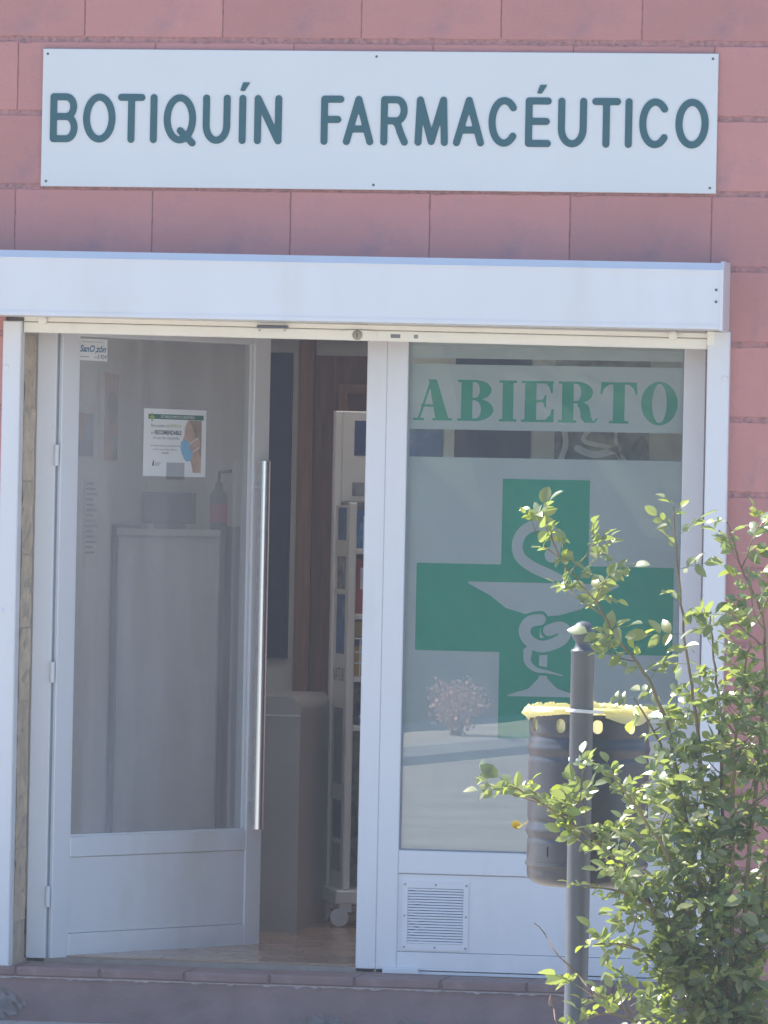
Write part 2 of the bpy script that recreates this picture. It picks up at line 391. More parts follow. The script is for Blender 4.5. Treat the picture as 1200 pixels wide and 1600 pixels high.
for i in range(-12, 14): link('kerb_stone', kme, kb, (i * 1.0, -5.0, 0))
# street edge that runs away from the shop behind the camera, seen only mirrored in the window
KP = [(-16, -12), (-9, -15.2), (-5.6, -18.6), (-4.3, -21.5), (-3.75, -23.5), (-3.23, -26.3), (-2.4, -31), (-1.2, -38), (1.5, -50)]
KS = spline(KP, 6)
fk = MB(); fp = MB(); bk = MB()
nrm = []
for i, p in enumerate(KS):
    a = Vector(KS[max(i - 1, 0)]); b = Vector(KS[min(i + 1, len(KS) - 1)]); d = (b - a).normalized(); nrm.append(Vector((d.y, -d.x)))
prof = [(0, -.13), (.05, -.06), (.16, .0), (.32, .012)]
for i, p in enumerate(KS):
    for (o_, z) in prof: q = Vector(p) + nrm[i] * o_; fk.v.append((q.x, q.y, z))
    for (o_, z) in ((.32, .010), (1.7, .02)): q = Vector(p) + nrm[i] * o_; fp.v.append((q.x, q.y, z))
    for k, (o_, z) in enumerate(((1.7, -.05), (1.75, .25), (2.3, 1.4), (3.2, 3.0), (6, 4.6), (12, 5.2), (30, 5.5))):
        q = Vector(p) + nrm[i] * o_ * (1 + .12 * rng.uniform(-1, 1) * (k > 1)); bk.v.append((q.x, q.y, z * (1 + .15 * rng.uniform(-1, 1) * (k > 1))))
for i in range(len(KS) - 1):
    for mb, n in ((fk, 4), (fp, 2), (bk, 7)):
        for k in range(n - 1): mb.f.append((i * n + k, i * n + k + 1, (i + 1) * n + k + 1, (i + 1) * n + k))
struct(fk.build('far_kerb', 'kerb')); struct(fp.build('far_pavement', 'paving')); struct(bk.build('bank', 'bank'))

def leaf_cloud(name, m, n, rad, parent, size, seed, loc):
    r = random.Random(seed); mb = MB()
    for _ in range(n):
        u = Vector((r.gauss(0, 1), r.gauss(0, 1), r.gauss(0, 1))).normalized() * (r.random() ** .45)
        k_ = .90 + .13 * math.sin(5 * u.x / (u.length + .01) + 3 * u.z / (u.length + .01) + seed) + r.gauss(0, .08); c = Vector((u.x * rad[0] * k_, u.y * rad[1] * k_, rad[2] * 1.0 + u.z * rad[2] * k_))
        e = Euler((r.uniform(0, 6), r.uniform(0, 6), r.uniform(0, 6))).to_matrix(); s_ = size * r.uniform(.6, 1.3); k = len(mb.v)
        for p in ((-.5, 0, 0), (0, -.35, .08), (.5, 0, 0), (0, .35, .08)): mb.v.append(tuple(c + e @ Vector(p) * s_))
        mb.f += [(k, k + 1, k + 2), (k, k + 2, k + 3)]
    o = mb.build(name, m, parent); o['kind'] = 'stuff'; return o
def shrub(loc, rad, m, n, size, seed, name, label):
    t = empty(name, loc); tag(t, label, 'shrub')
    mb = MB(); r = random.Random(seed)
    for k in range(5): mb.tube([(0, 0, -.1), (r.uniform(-.3, .3) * rad[0], r.uniform(-.3, .3) * rad[1], rad[2] * .6), (r.uniform(-.8, .8) * rad[0], r.uniform(-.8, .8) * rad[1], rad[2] * 1.6)], [.03, .02, .006], 5)
    mb.build('stem', 'twig', t); leaf_cloud('foliage', m, n, rad, t, size, seed, loc); return t
shrub((-3.80, -26.2, .02), (.27, .27, .23), 'shrubp', 1500, .030, 3, 'flowering_shrub', 'small pinkish shrub mirrored in the lower left of the shop window')
for k, (x, y, rx, rz) in enumerate(((-11.5, -24.2, 1.6, 1.1), (-10.6, -28.2, 1.7, 1.2), (-9.2, -33, 2.0, 1.2), (-8, -39, 2.2, 1.3))):
    shrub((x, y, 3.8), (rx, rx, rz), 'shrubg', 1500, .22, 20 + k, 'dark_shrub',
          ('dark green shrub on the bank behind the viewer, first from the bend', 'dark green shrub on the bank behind the viewer, second from the bend', 'dark green shrub on the bank behind the viewer, third from the bend', 'dark green shrub on the bank behind the viewer, farthest from the bend')[k])

# ------------------------------------------------------------------ the building
B = empty('pharmacy_building'); tag(B, 'pink painted concrete block shop building with white double doorway and roller shutter box', 'building')
OX0, OX1, OZ1 = -1.300, 1.120, 2.44
wall = MB()
wall.box(-4.6, OX0, .004, .2, .17, 4.5); wall.box(OX1, 4.6, .004, .2, .17, 4.5); wall.box(OX0, OX1, .004, .2, OZ1, 4.5)
W = wall.build('front_wall', 'mortar', B)
# blocks: six meshes with crumbled long edges, shared
BW, BH = .470, .2475
def block_mesh(k, wdt):
    r = random.Random(100 + k); n = 22; x0, x1 = .0020, wdt - .0020; z0, z1 = .0090, BH - .0090
    def jag(lo):
        out = []; a = 0
        for i in range(n + 1):
            a = a * .5 + r.gauss(0, .0009); c = abs(r.gauss(0, 1)); out.append(lo * (abs(a) + (.0035 if c > 1.9 else 0)))
        return out
    bot, top = jag(1), jag(-1)
    ring = [(x0 + (x1 - x0) * i / n, z0 + bot[i]) for i in range(n + 1)] + [(x1 + r.gauss(0, .0006), z0 + (z1 - z0) * i / 8) for i in range(1, 8)] \
        + [(x1 - (x1 - x0) * i / n, z1 + top[i]) for i in range(n + 1)] + [(x0 + r.gauss(0, .0006), z1 - (z1 - z0) * i / 8) for i in range(1, 8)]
    mb = MB(); L_ = len(ring); cx, cz = (x0 + x1) / 2, (z0 + z1) / 2
    for (ins, y) in ((0, .0055), (0, .0012), (.0022, 0)):
        for (x, z) in ring: mb.v.append((x + (ins if x < cx else -ins) * min(1, abs(x - cx) / .02), y, z + (ins if z < cz else -ins)))
    for a in range(2):
        for i in range(L_):
            j = (i + 1) % L_; mb.f.append((a * L_ + i, a * L_ + j, (a + 1) * L_ + j, (a + 1) * L_ + i))
    mb.f.append(tuple(2 * L_ + i for i in range(L_)))
    return mb.mesh('block', 'block')
BM = [block_mesh(k, BW) for k in range(6)]
ztop = 3.295 + BH
for k in range(0, 14):
    z0 = ztop - (k + 1) * BH
    off = -1.049 if k % 2 == 0 else -1.276
    for i in range(-8, 12):
        x0 = off + i * BW; x1 = x0 + BW
        if x1 < -4.2 or x0 > 4.2: continue
        spans = [(x0, x1)]
        if z0 < OZ1 - .05:
            spans = []
            if x0 < OX0: spans.append((x0, min(x1, OX0)))
            if x1 > OX1: spans.append((max(x0, OX1), x1))
        for (a, b) in spans:
            if b - a < .03: continue
            o = link('block', rng.choice(BM), W, (a, rng.uniform(-.0008, .0008), z0)); o.scale.x = (b - a) / BW
cp = MB().box(-4.7, 4.7, -.06, .26, 4.5, 4.62); cp.build('coping', 'roof', B)
for x0, x1 in ((-4.6, -4.4), (4.4, 4.6)): MB().box(x0, x1, .2, 5.4, .0, 4.5).build('side_wall', 'block', B)
# unseen back wall, its window opening added to let daylight into the shop
bw = MB(); bw.box(-4.4, 1.65, 5.2, 5.4, 0, 4.5); bw.box(4.3, 4.4, 5.2, 5.4, 0, 4.5); bw.box(1.65, 4.3, 5.2, 5.4, 0, .6); bw.box(1.65, 4.3, 5.2, 5.4, 2.7, 4.5); bw.build('back_wall', 'plaster', B)
SKX0, SKX1, SKY0, SKY1 = -1.1, .5, 1.1, 2.7  # unseen roof opening added to brighten the shop interior
def holed(x0, x1, y0, y1, z0, z1):
    return MB().box(x0, SKX0, y0, y1, z0, z1).box(SKX1, x1, y0, y1, z0, z1).box(SKX0, SKX1, y0, SKY0, z0, z1).box(SKX0, SKX1, SKY1, y1, z0, z1)
RF = holed(-4.58, 4.58, .202, 5.38, 4.3, 4.48).build('roof', 'roof', B)
M['opal'] = film_mat('added_opal_skylight', (.92, .92, .90), .8)
sk_ = MB(); sk_.v = [(SKX0 - .05, SKY0 - .05, 4.486), (SKX1 + .05, SKY0 - .05, 4.486), (SKX1 + .05, SKY1 + .05, 4.486), (SKX0 - .05, SKY1 + .05, 4.486)]; sk_.f = [(0, 1, 2, 3)]; sk_.build('added_skylight', 'opal', RF)
SW_ = MB(); t_ = .02
for q in ((SKX0 - t_, SKX0, SKY0 - t_, SKY1 + t_), (SKX1, SKX1 + t_, SKY0 - t_, SKY1 + t_), (SKX0, SKX1, SKY0 - t_, SKY0), (SKX0, SKX1, SKY1, SKY1 + t_)): SW_.box(*q, 2.852, 4.298)
SW_.build('added_skylight_shaft', 'plaster', B)
# plinth with chipped render
pl = MB(); n = 90; xs = [-4.6 + 9.2 * i / n for i in range(n + 1)]; r = random.Random(5)
pz = [0, .05, .09, .125, .150]
for j, z in enumerate(pz):
    for x in xs: pl.v.append((x, -.022 + r.gauss(0, .0015), z if j in (0, 4) else z + r.gauss(0, .004)))
for j in range(4):
    for i in range(n): a = j * (n + 1) + i; pl.f.append((a, a + 1, a + n + 2, a + n + 1))
k0 = len(pl.v)
for x in xs: pl.v.append((x, .2, pz[-1]))
for i in range(n): a = 4 * (n + 1) + i; pl.f.append((a, a + 1, k0 + i + 1, k0 + i))
PL = pl.build('plinth', 'plinth', B)
def chip(cx, cz, a, b, seed):
    r = random.Random(seed); ph = [r.uniform(0, 6) for _ in range(4)]
    f = lambda X, Z: d_ell(cx, cz, a, b, X, Z) + .012 * np.sin(X * 90 + ph[0]) * np.cos(Z * 110 + ph[1]) + .006 * np.sin(X * 230 + ph[2] + Z * 170)
    o = contour(f, cx - a - .03, cx + a + .03, max(0, cz - b - .03), cz + b + .03, .004, thick=.002).build('render_chip', 'chip', PL, loc=(0, -.0265, 0)); return o
chip(-.17, .0, .10, .05, 1); chip(.13, .01, .05, .035, 2); chip(-1.30, .055, .10, .05, 3); 
# threshold tiles
th = MB().box(-1.30, 1.12, -.02, .19, .150, .176); TH = th.build('threshold', 'grout', B)
tm = MB(); tm.cbox(.002, .286, -.034, .2, .150, .1815, .006); tme = tm.mesh('threshold_tile', 'sill')
for i in range(-5, 4):
    link('threshold_tile', tme, TH, (-.062 + i * .2885, rng.uniform(-.001, .001), rng.uniform(-.0008, .0008)))
mb = MB()
# ragged pale mortar squeezed under the tile nosing
xs = [-1.3 + 2.42 * i / 160 for i in range(161)]; r = random.Random(9)
for x in xs:
    t = .0035 + abs(r.gauss(0, .003)); mb.v += [(x, -.0275, .1505), (x, -.0285, .150 - t), (x, -.02, .150 - t)]
for i in range(160):
    a = i * 3; mb.f += [(a + 1, a + 4, a + 3, a), (a + 2, a + 5, a + 4, a + 1)]
mb.build('mortar_bead', 'grout', TH)

# left reveal: bare ends of the blocks
M['revm'] = mat('tan_mortar', (.45, .38, .29), .9, .2, 20, .6, 60)
rv = MB().box(-1.299, -1.240, .03, .2, .178, 2.36); RV = rv.build('reveal', 'revm', B)
for k in range(9):
    z0 = 3.295 - (k + 4 + 0) * BH + .003; z1 = z0 + BH - .006
    z0 = max(z0, .18); z1 = min(z1, 2.36)
    if z1 - z0 < .03: continue
    b_ = MB(); nn = 10; r = random.Random(40 + k)
    for y in (.032, .06, .11, .16, .198):
        for i in range(nn + 1): b_.v.append((-1.2385 + r.gauss(0, .0018), y, z0 + (z1 - z0) * i / nn))
    for j in range(4):
        for i in range(nn): a = j * (nn + 1) + i; b_.f.append((a, a + nn + 1, a + nn + 2, a + 1))
    b_.build('reveal_block', 'stone', RV, smooth=True)

# interior shell
fl = MB().box(-1.60, 4.4, .2, 5.2, .02, .196); FL = fl.build('floor', 'fgrout', B)
ft = MB().box(.0015, .3985, .0015, .3985, 0, .006).mesh('floor_tile', 'ftile')
for i in range(-4, 3):
    for j in range(0, 9): link('floor_tile', ft, FL, (i * .4 + .02, .27 + j * .4, .1965 + rng.uniform(-.0004, .0004)))
MB().box(-1.60, -1.5, .262, 5.2, .2, 2.75).build('inner_wall', 'plaster', B)
MB().box(-1.5, 1.6, 3.4, 3.5, .2, 2.75).build('partition_wall', 'plaster', B)
holed(-4.4, 4.4, .202, 5.2, 2.75, 2.85).build('ceiling', 'plaster', B)
MB().box(-1.499, .9, 3.30, 3.399, 2.40, 2.749).build('bulkhead', 'dark', B)
mb = MB(); mb.box(-1.499, -1.48, .4, 3.38, .203, .28); mb.box(-1.48, -1.2, 3.38, 3.399, .203, .28); mb.build('skirting', 'wood', B)
# dark panelled inner door on the partition wall
ID = empty('inner_door', (0, 3.40, .203), parent=B)
MB().box(-.90, -.84, -.05, -.001, 0, 2.19).build('door_jamb', 'wood2', ID); MB().box(-.10, -.04, -.05, -.001, 0, 2.19).build('door_jamb', 'wood2', ID)
MB().box(-.838, -.102, -.035, -.001, 0, 2.13).build('door_leaf', 'wood', ID)
for (a, b, c, d) in ((-.74, -.20, 1.18, 2.02), (-.74, -.20, .15, 1.05)):
    m_ = MB(); t = .035
    for q in ((a, b, c, c + t), (a, b, d - t, d), (a, a + t, c + t, d - t), (b - t, b, c + t, d - t)): m_.box(q[0], q[1], -.05, -.0355, q[2], q[3])
    m_.build('moulding', 'wood2', ID); MB().box(a + t + .03, b - t - .03, -.045, -.0352, c + t + .03, d - t - .03).build('panel', 'wood', ID)
MB().box(-1.06, -.93, -.02, -.001, .95, 2.14).build('dark_board', 'navy', ID)

# shutter box
SB = empty('shutter_box', parent=B)
b_ = MB()
tz = -.0054
prof = [(-.205, 2.3535), (-.205, 2.545), (-.180, 2.5705), (-.0015, 2.5735), (-.0015, 2.3535)]
n = len(prof)
for x in (-1.9, 1.128):
    for (y, z) in prof: b_.v.append((x, y, z + tz * x))
b_.f += [tuple(range(n)), tuple(n + i for i in reversed(range(n)))]
for i in range(n): j = (i + 1) % n; b_.f.append((j, i, n + i, n + j))
b_.build('housing', 'white', SB)
b_ = MB().box(-1.9, 1.128, -.2085, -.2052, 2.541, 2.5465, tz); b_.build('edge_lip', 'white', SB)
b_ = MB().box(-1.9, 1.128, -.2075, -.2052, 2.3535, 2.367, tz); b_.build('edge_lip', 'white', SB)
b_ = MB(); prof = [(-.209, 2.349), (-.209, 2.548), (-.182, 2.5755), (-.0015, 2.578), (-.0015, 2.349)]
for x in (1.1285, 1.1405):
    for (y, z) in prof: b_.v.append((x, y, z - .006))
b_.f += [tuple(range(n)), tuple(n + i for i in reversed(range(n)))]
for i in range(n): j = (i + 1) % n; b_.f.append((j, i, n + i, n + j))
b_.build('end_cap', 'white', SB)
for z in (2.476, 2.437): MB().lathe([(.0052, 0), (.0045, .002), (.002, .0022)], (1.117, -.2045, z), 10, 'y').build('screw', 'screw', SB)

# shutter guides with bolt caps
for nm, x0, x1, bx in (('l', -1.302, -1.2405, -1.289), ('r', 1.072, 1.1465, 1.132)):
    g = MB().cbox(x0, x1, -.032, .03, .182, 2.346, .004).build('shutter_guide', 'white', B)
    for z in (2.19, 1.372, .56): MB().lathe([(.0105, 0), (.0105, .003), (.007, .0048), (.002, .005)], (bx, -.0315, z), 14, 'y').build('bolt_cap', 'white', g)
g = MB(); g.box(1.0715, 1.095, -.0325, .0, 2.300, 2.345).build('guide_mouth', 'cream', B)

# raised roller shutter: end slats below the box
SH = empty('roller_shutter', parent=B)
sag = -.0096
MB().cbox(-1.238, 1.0695, -.006, .018, 2.2975, 2.3325, .003, sag).build('bottom_bar', 'cream', SH)
MB().cbox(-1.238, 1.0695, -.003, .016, 2.3345, 2.352, .003, sag).build('slat', 'cream', SH)
MB().box(-1.238, 1.0695, .002, .014, 2.3320, 2.335, sag).build('seam', 'seal', SH)
lx = -.100
poly = [(-.063, -.009), (-.052, -.013), (-.024, -.018), (.024, -.018), (.052, -.013), (.063, -.009), (.063, .009), (.052, .012), (.024, .016), (-.024, .016), (-.052, .012), (-.063, .009)]
MB().prism([(lx + x, 2.3165 + z) for x, z in poly], -.0095, -.004).build('lock_plate', 'cream', SH)
MB().lathe([(.0165, 0), (.0165, .004), (.013, .006), (.004, .0062)], (lx, -.0095, 2.3165), 20, 'y').build('lock_cylinder', 'brass', SH)
MB().box(lx - .0015, lx + .0015, -.0165, -.0155, 2.309, 2.323).build('keyhole', 'black', SH)
h = MB(); h.tube([(-.436, -.004, 2.340), (-.434, -.022, 2.340), (-.426, -.026, 2.340), (-.350, -.026, 2.340), (-.342, -.022, 2.340), (-.340, -.004, 2.340)], .0055, 8); h.build('pull_handle', 'post', SH, True)
for x in (-.432, -.347): MB().lathe([(.0035, 0), (.0025, .002), (.001, .0022)], (x, -.006, 2.328), 8, 'y').build('rivet', 'screwp', SH)
for x in (-1.169, .957): MB().lathe([(.0135, 0), (.015, .006), (.015, .024), (.012, .027), (.003, .028)], (x, -.004, 2.339 + sag * x), 18, 'y').build('stopper', 'cream', SH, True)
for x0, x1 in ((.012, .044), (.090, .104)): MB().box(x0, x1, -.0068, -.0061, 2.309, 2.3215, sag).build('worn_label', 'greyp', SH)

# fixed frame around door and window
FR = MB()
FR.cbox(-1.234, -1.166, .2, .26, .182, 2.40, .003)
FR.build('left_jamb', 'white', B)
MB().cbox(-.1000, -.0325, .2, .262, .182, 2.40, .003).build('middle_post', 'white', B)
MB().box(-1.1655, -.1005, .205, .26, 2.368, 2.40).build('door_header', 'white', B)
for z in (1.90, 1.165, .405):
    MB().lathe([(.0085, -.035), (.0085, .035)], (-1.1605, .196, z), 10).build('hinge', 'white', B)
MB().box(-1.1655, -1.158, .215, .235, .19, 2.318).build('jamb_seal', 'gap', B)

# right-hand fixed window
WN = empty('window', (0, .2, 0), parent=B)
MB().cbox(-.0318, .0395, .0, .06, .182, 2.40, .003).build('stile', 'white', WN)
MB().cbox(.9705, 1.0440, .0, .06, .182, 2.40, .003).build('stile', 'white', WN)
MB().cbox(.0400, .9700, .0, .06, 2.305, 2.40, .003).build('head_rail', 'white', WN)
MB().cbox(.0400, .9700, .0, .06, .519, .5965, .003).build('transom', 'white', WN)
MB().cbox(.0400, .9700, .0, .06, .182, .2555, .003).build('bottom_rail', 'white', WN)
MB().box(.0400, .9700, .008, .05, .258, .5165).build('lower_panel', 'white', WN)
mb = MB()
for (a, b, c, d) in ((.0395, .9705, .2555, .258), (.0395, .9705, .5165, .519)): mb.box(a, b, .010, .048, c, d)
mb.build('panel_joint', 'gap', WN)
MB().box(1.0455, 1.070, .012, .055, .182, 2.36).build('cover_strip', 'white', WN)
MB().box(.0400, .9700, .018, .026, .597, 2.3045).build('pane', 'glass', WN)
sl_ = MB()
for (a, b, c, d) in ((.0402, .0445, .597, 2.304), (.9658, .9698, .597, 2.304), (.0445, .9658, .5972, .6015)): sl_.box(a, b, .012, .0175, c, d)
sl_.build('glazing_bead', 'gap', WN)
MB().cbox(-.004, .118, -.028, -.002, .183, .203, .003).build('floor_stop', 'white', WN)
MB().box(.118, .97, -.006, -.001, .183, .1925).build('drip_edge', 'white', WN)
# frosted films behind the pane
MB().box(.0402, .9698, .0272, .0280, .5975, 1.9185).build('frosted_film', 'film', WN)
MB().box(.0402, .9698, .0272, .0280, 2.0115, 2.2300).build('frosted_film', 'film', WN)
MB().box(.0402, .9698, .0272, .0280, 2.2505, 2.3040).build('frosted_film', 'film', WN)
# green cross with cup and snake cut out of it
bowl = [(0.2533, 1.503), (0.2535, 1.4965), (0.328, 1.4583), (0.383, 1.4166), (0.4592, 1.3948), (0.5112, 1.3916), (0.5629, 1.3955), (0.638, 1.4180), (0.6953, 1.4600), (0.7635, 1.4965), (0.7633, 1.503)]
sn1 = spline([(0.5308, 1.588), (0.546, 1.622), (0.545, 1.662), (0.5172, 1.692), (0.4705, 1.6935), (0.4341, 1.6707), (0.4175, 1.6317), (0.4271, 1.5891), (0.4711, 1.5557), (0.5322, 1.5292), (0.5976, 1.4963)])
sn2 = spline([(0.4992, 1.3809), (0.4628, 1.3712), (0.4473, 1.3409), (0.4631, 1.3091), (0.5002, 1.2907), (0.5411, 1.2981), (0.5760, 1.3180), (0.5860, 1.3440), (0.5660, 1.3560), (0.5300, 1.3450)])
sn3 = spline([(0.4595, 1.2726), (0.4602, 1.2383), (0.4867, 1.2133), (0.53, 1.2057), (0.58, 1.1941)])
base = [(0.3931, 1.1260), (0.4642, 1.1484), (0.4982, 1.1836), (0.5119, 1.2054), (0.5263, 1.1843), (0.5614, 1.1508), (0.6309, 1.1280), (0.631, 1.1225), (0.3933, 1.1215)]
def cross_f(X, Z):
    c = np.minimum(d_rect(.3640, .6590, .9820, 1.8495, X, Z), d_rect(.0775, .9465, 1.2690, 1.5620, X, Z))
    w1 = [.016 if i < 3 else .0185 for i in range(len(sn1))]; w1[0] = .004; w1[1] = .014; w1[2] = .022; w1[3:8] = [.026, .025, .022, .019, .017]
    s1 = d_line(sn1, w1, X, Z); s2 = d_line(sn2, .0195, X, Z)
    w3 = list(np.linspace(.015, .0015, len(sn3))); s3 = d_line(sn3, w3, X, Z)
    cup = np.minimum(d_poly(bowl, X, Z), np.minimum(d_rect(.4985, .5265, 1.16, 1.40, X, Z), d_poly(base, X, Z)))
    snake = np.minimum(np.minimum(s2, s3), s1)
    under = np.maximum(cup, -(np.minimum(s2, s3) - .009))
    snake = np.where((Z < 1.515) & (Z > 1.40), np.maximum(snake, -(d_poly(bowl, X, Z) - .007)), snake)
    return np.maximum(c, -np.minimum(under, snake))
contour(cross_f, .07, .96, .97, 1.86, .0035).build('green_cross', 'green', WN, loc=(0, .0268, 0))
# ABIERTO
def serif(ch, X, Z):
    t = .055; r = lambda a, b, c, d: d_rect(a, b, c, d, X, Z); mn = np.minimum; mx = np.maximum
    if ch == 'A':
        d = mn(d_poly([(.39, 1), (.60, 1), (.92, .02), (.585, .02)], X, Z), d_line([(.455, .955), (.15, .03)], .028, X, Z))
        d = mn(d, mx(r(.2, .75, .33, .385), -1)); return mn(d, mn(r(0, .29, 0, t), r(.50, 1.0, 0, t)))
    if ch in 'BR':
        d = mn(r(.09, .37, 0, 1), mn(r(0, .45, 1 - t, 1), r(0, .45, 0, t)))
        cz, b = (.755, .245) if ch == 'B' else (.735, .265)
        up_ = mx(mx(d_ell(.44, cz, .40, b, X, Z), -d_ell(.44, cz, .11, b - t, X, Z)), .43 - X); d = mn(d, up_); d = mn(d, r(.3, .45, cz - b, cz - b + t))
        if ch == 'B':
            lo = mx(mx(d_ell(.44, .275, .45, .275, X, Z), -d_ell(.44, .275, .145, .22, X, Z)), .43 - X); d = mn(d, lo)
        else:
            d = mn(d, d_line(spline([(.50, .47), (.62, .38), (.665, .25), (.68, .13), (.75, .045)]), [.03] * 4 + [.09] * 6 + [.118] * 14 + [.10] * 8 + [.05], X, Z))
            d = mn(d, d_line(spline([(.74, .03), (.84, .015), (.90, .04), (.94, .10)]), .024, X, Z)); d = np.maximum(d, -Z)
        return d
    if ch == 'I': return mn(r(.085, .355, 0, 1), mn(r(0, .44, 1 - t, 1), r(0, .44, 0, t)))
    if ch == 'E':
        d = mn(r(.09, .375, 0, 1), mn(r(0, .80, 1 - t, 1), r(0, .80, 0, t))); d = mn(d, r(.3, .55, .485, .54))
        d = mn(d, d_poly([(.78, 1), (.50, 1), (.62, .93), (.70, .84), (.735, .71), (.78, .71)], X, Z))
        d = mn(d, d_poly([(.62, .66), (.58, .66), (.555, .57), (.48, .53), (.48, .495), (.555, .455), (.58, .36), (.62, .36)], X, Z))
        return mn(d, d_poly([(.81, 0), (.81, .32), (.765, .32), (.72, .18), (.63, .08), (.50, 0)], X, Z))
    if ch == 'T':
        d = mn(r(.32, .605, 0, 1), mn(r(.02, .90, 1 - t, 1), r(.22, .71, 0, t)))
        d = mn(d, d_poly([(0, .70), (.045, .70), (.09, .84), (.18, .92), (.30, 1), (.02, 1)], X, Z))
        return mn(d, d_poly([(.62, 1), (.74, .92), (.83, .84), (.875, .70), (.92, .70), (.90, 1)], X, Z))
    return mx(d_ell(.45, .5, .45, .53, X, Z), -d_ell(.45, .5, .18, .475, X, Z))
AW = {'A': 1.0, 'B': .89, 'I': .44, 'E': .81, 'R': .95, 'T': .92, 'O': .9}
for ch, a, b in (('A', 0.0542, 0.1868), ('B', 0.2053, 0.3267), ('I', 0.3462, 0.4058), ('E', 0.4209, 0.5312), ('R', 0.5463, 0.6779), ('T', 0.6876, 0.8125), ('O', 0.8254, 0.9478)):
    hh = .1375; sx = (b - a) / AW[ch]
    me = contour(lambda X, Z: serif(ch, X, Z), -.05, AW[ch] + .05, -.06, 1.06, .016)
    me.v = [(x * sx, y, z * hh) for x, y, z in me.v]
    me.build('letter', 'green2', WN, loc=(a, .0268, 2.0415))

# ventilation grille in the lower panel
VG = empty('vent_grille', (.0555, .2, .263), parent=B)
mb = MB(); w_, h_ = .2245, .2300
for (a, b, c, d) in ((0, .018, 0, h_), (w_ - .018, w_, 0, h_), (.018, w_ - .018, 0, .022), (.018, w_ - .018, h_ - .022, h_)): mb.box(a, b, .002, .0079, c, d)
mb.build('plate', 'white', VG); MB().box(.018, w_ - .018, .0068, .0078, .022, h_ - .022).build('recess', 'seal', VG)
sme = MB(); r = random.Random(3)
ns = 20; st = (h_ - .044) / ns
for k in range(ns):
    s_ = MB(); n = 12; z = .022 + st * k
    for i in range(n + 1):
        x = .0185 + (w_ - .037) * i / n; wv = r.gauss(0, .00035) * (1 if i < 4 else .25); 
        s_.v += [(x, .0066, z + wv), (x, .0022, z + .0012 + wv), (x, .0040, z + st * .78 + wv), (x, .0066, z + st * .82 + wv)]
    for i in range(n):
        for q in range(3): a = i * 4 + q; s_.f.append((a, a + 4, a + 5, a + 1))
    s_.build('slat', 'white', VG)
for x in (.008, w_ / 2, w_ - .008):
    for z in (.010, h_ / 2, h_ - .010):
        if x == w_ / 2 and z == h_ / 2: continue
        MB().lathe([(.0042, 0), (.0035, .0022), (.001, .0025)], (x, .002, z), 8, 'y').build('screw', 'screwp', VG)

# open door leaf
DA = R(58); DP = (-1.150, .205, .19)
DW, DH = 1.050, 2.172
D_ = empty('door', DP, (0, 0, DA), B)
MB().cbox(.004, .088, .0, .05, .0, DH, .003).build('stile', 'door_white', D_)
MB().cbox(DW - .082, DW, .0, .05, .0, DH, .003).build('stile', 'door_white', D_)
MB().cbox(.0885, DW - .0825, .0, .05, DH - .055, DH, .003).build('top_rail', 'door_white', D_)
MB().cbox(.0885, DW - .0825, .0, .05, .345, .415, .003).build('middle_rail', 'door_white', D_)
MB().cbox(.0885, DW - .0825, .0, .05, .0, .085, .003).build('bottom_rail', 'door_white', D_)
MB().box(.0885, DW - .0825, .006, .044, .0870, .3435).build('lower_panel', 'door_white', D_)
MB().box(.0885, DW - .0825, .021, .029, .4155, DH - .0555).build('pane', 'dglass', D_)
mb = MB()
for (a, b, c, d) in ((.0885, .096, .4155, DH - .0555), (DW - .090, DW - .0825, .4155, DH - .0555), (.096, DW - .090, .4155, .422)): mb.box(a, b, .008, .0205, c, d)
mb.build('glazing_bead', 'white', D_)
for sgn, yy, hx in ((-1, -.040, DW - .068), (1, .090, DW - .014)):
    hd = MB(); hd.tube([(hx, yy, .42), (hx, yy, 1.71)], .0215, 20)
    hd.build('pull_handle', 'chrome', D_, True)
    for z in (.52, 1.62):
        MB().lathe([(.009, min(yy, .025)), (.009, max(yy, .025))], (hx, 0, z), 12, 'y') if False else None
        m_ = MB(); m_.tube([(hx, yy, z), (hx, -.001 if sgn < 0 else .051, z)], .008, 10); m_.build('handle_bracket', 'chrome', D_, True)
MB().box(DW - .05, DW - .03, -.004, -.0005, .93, 1.03).build('lock_plate', 'chrome', D_)

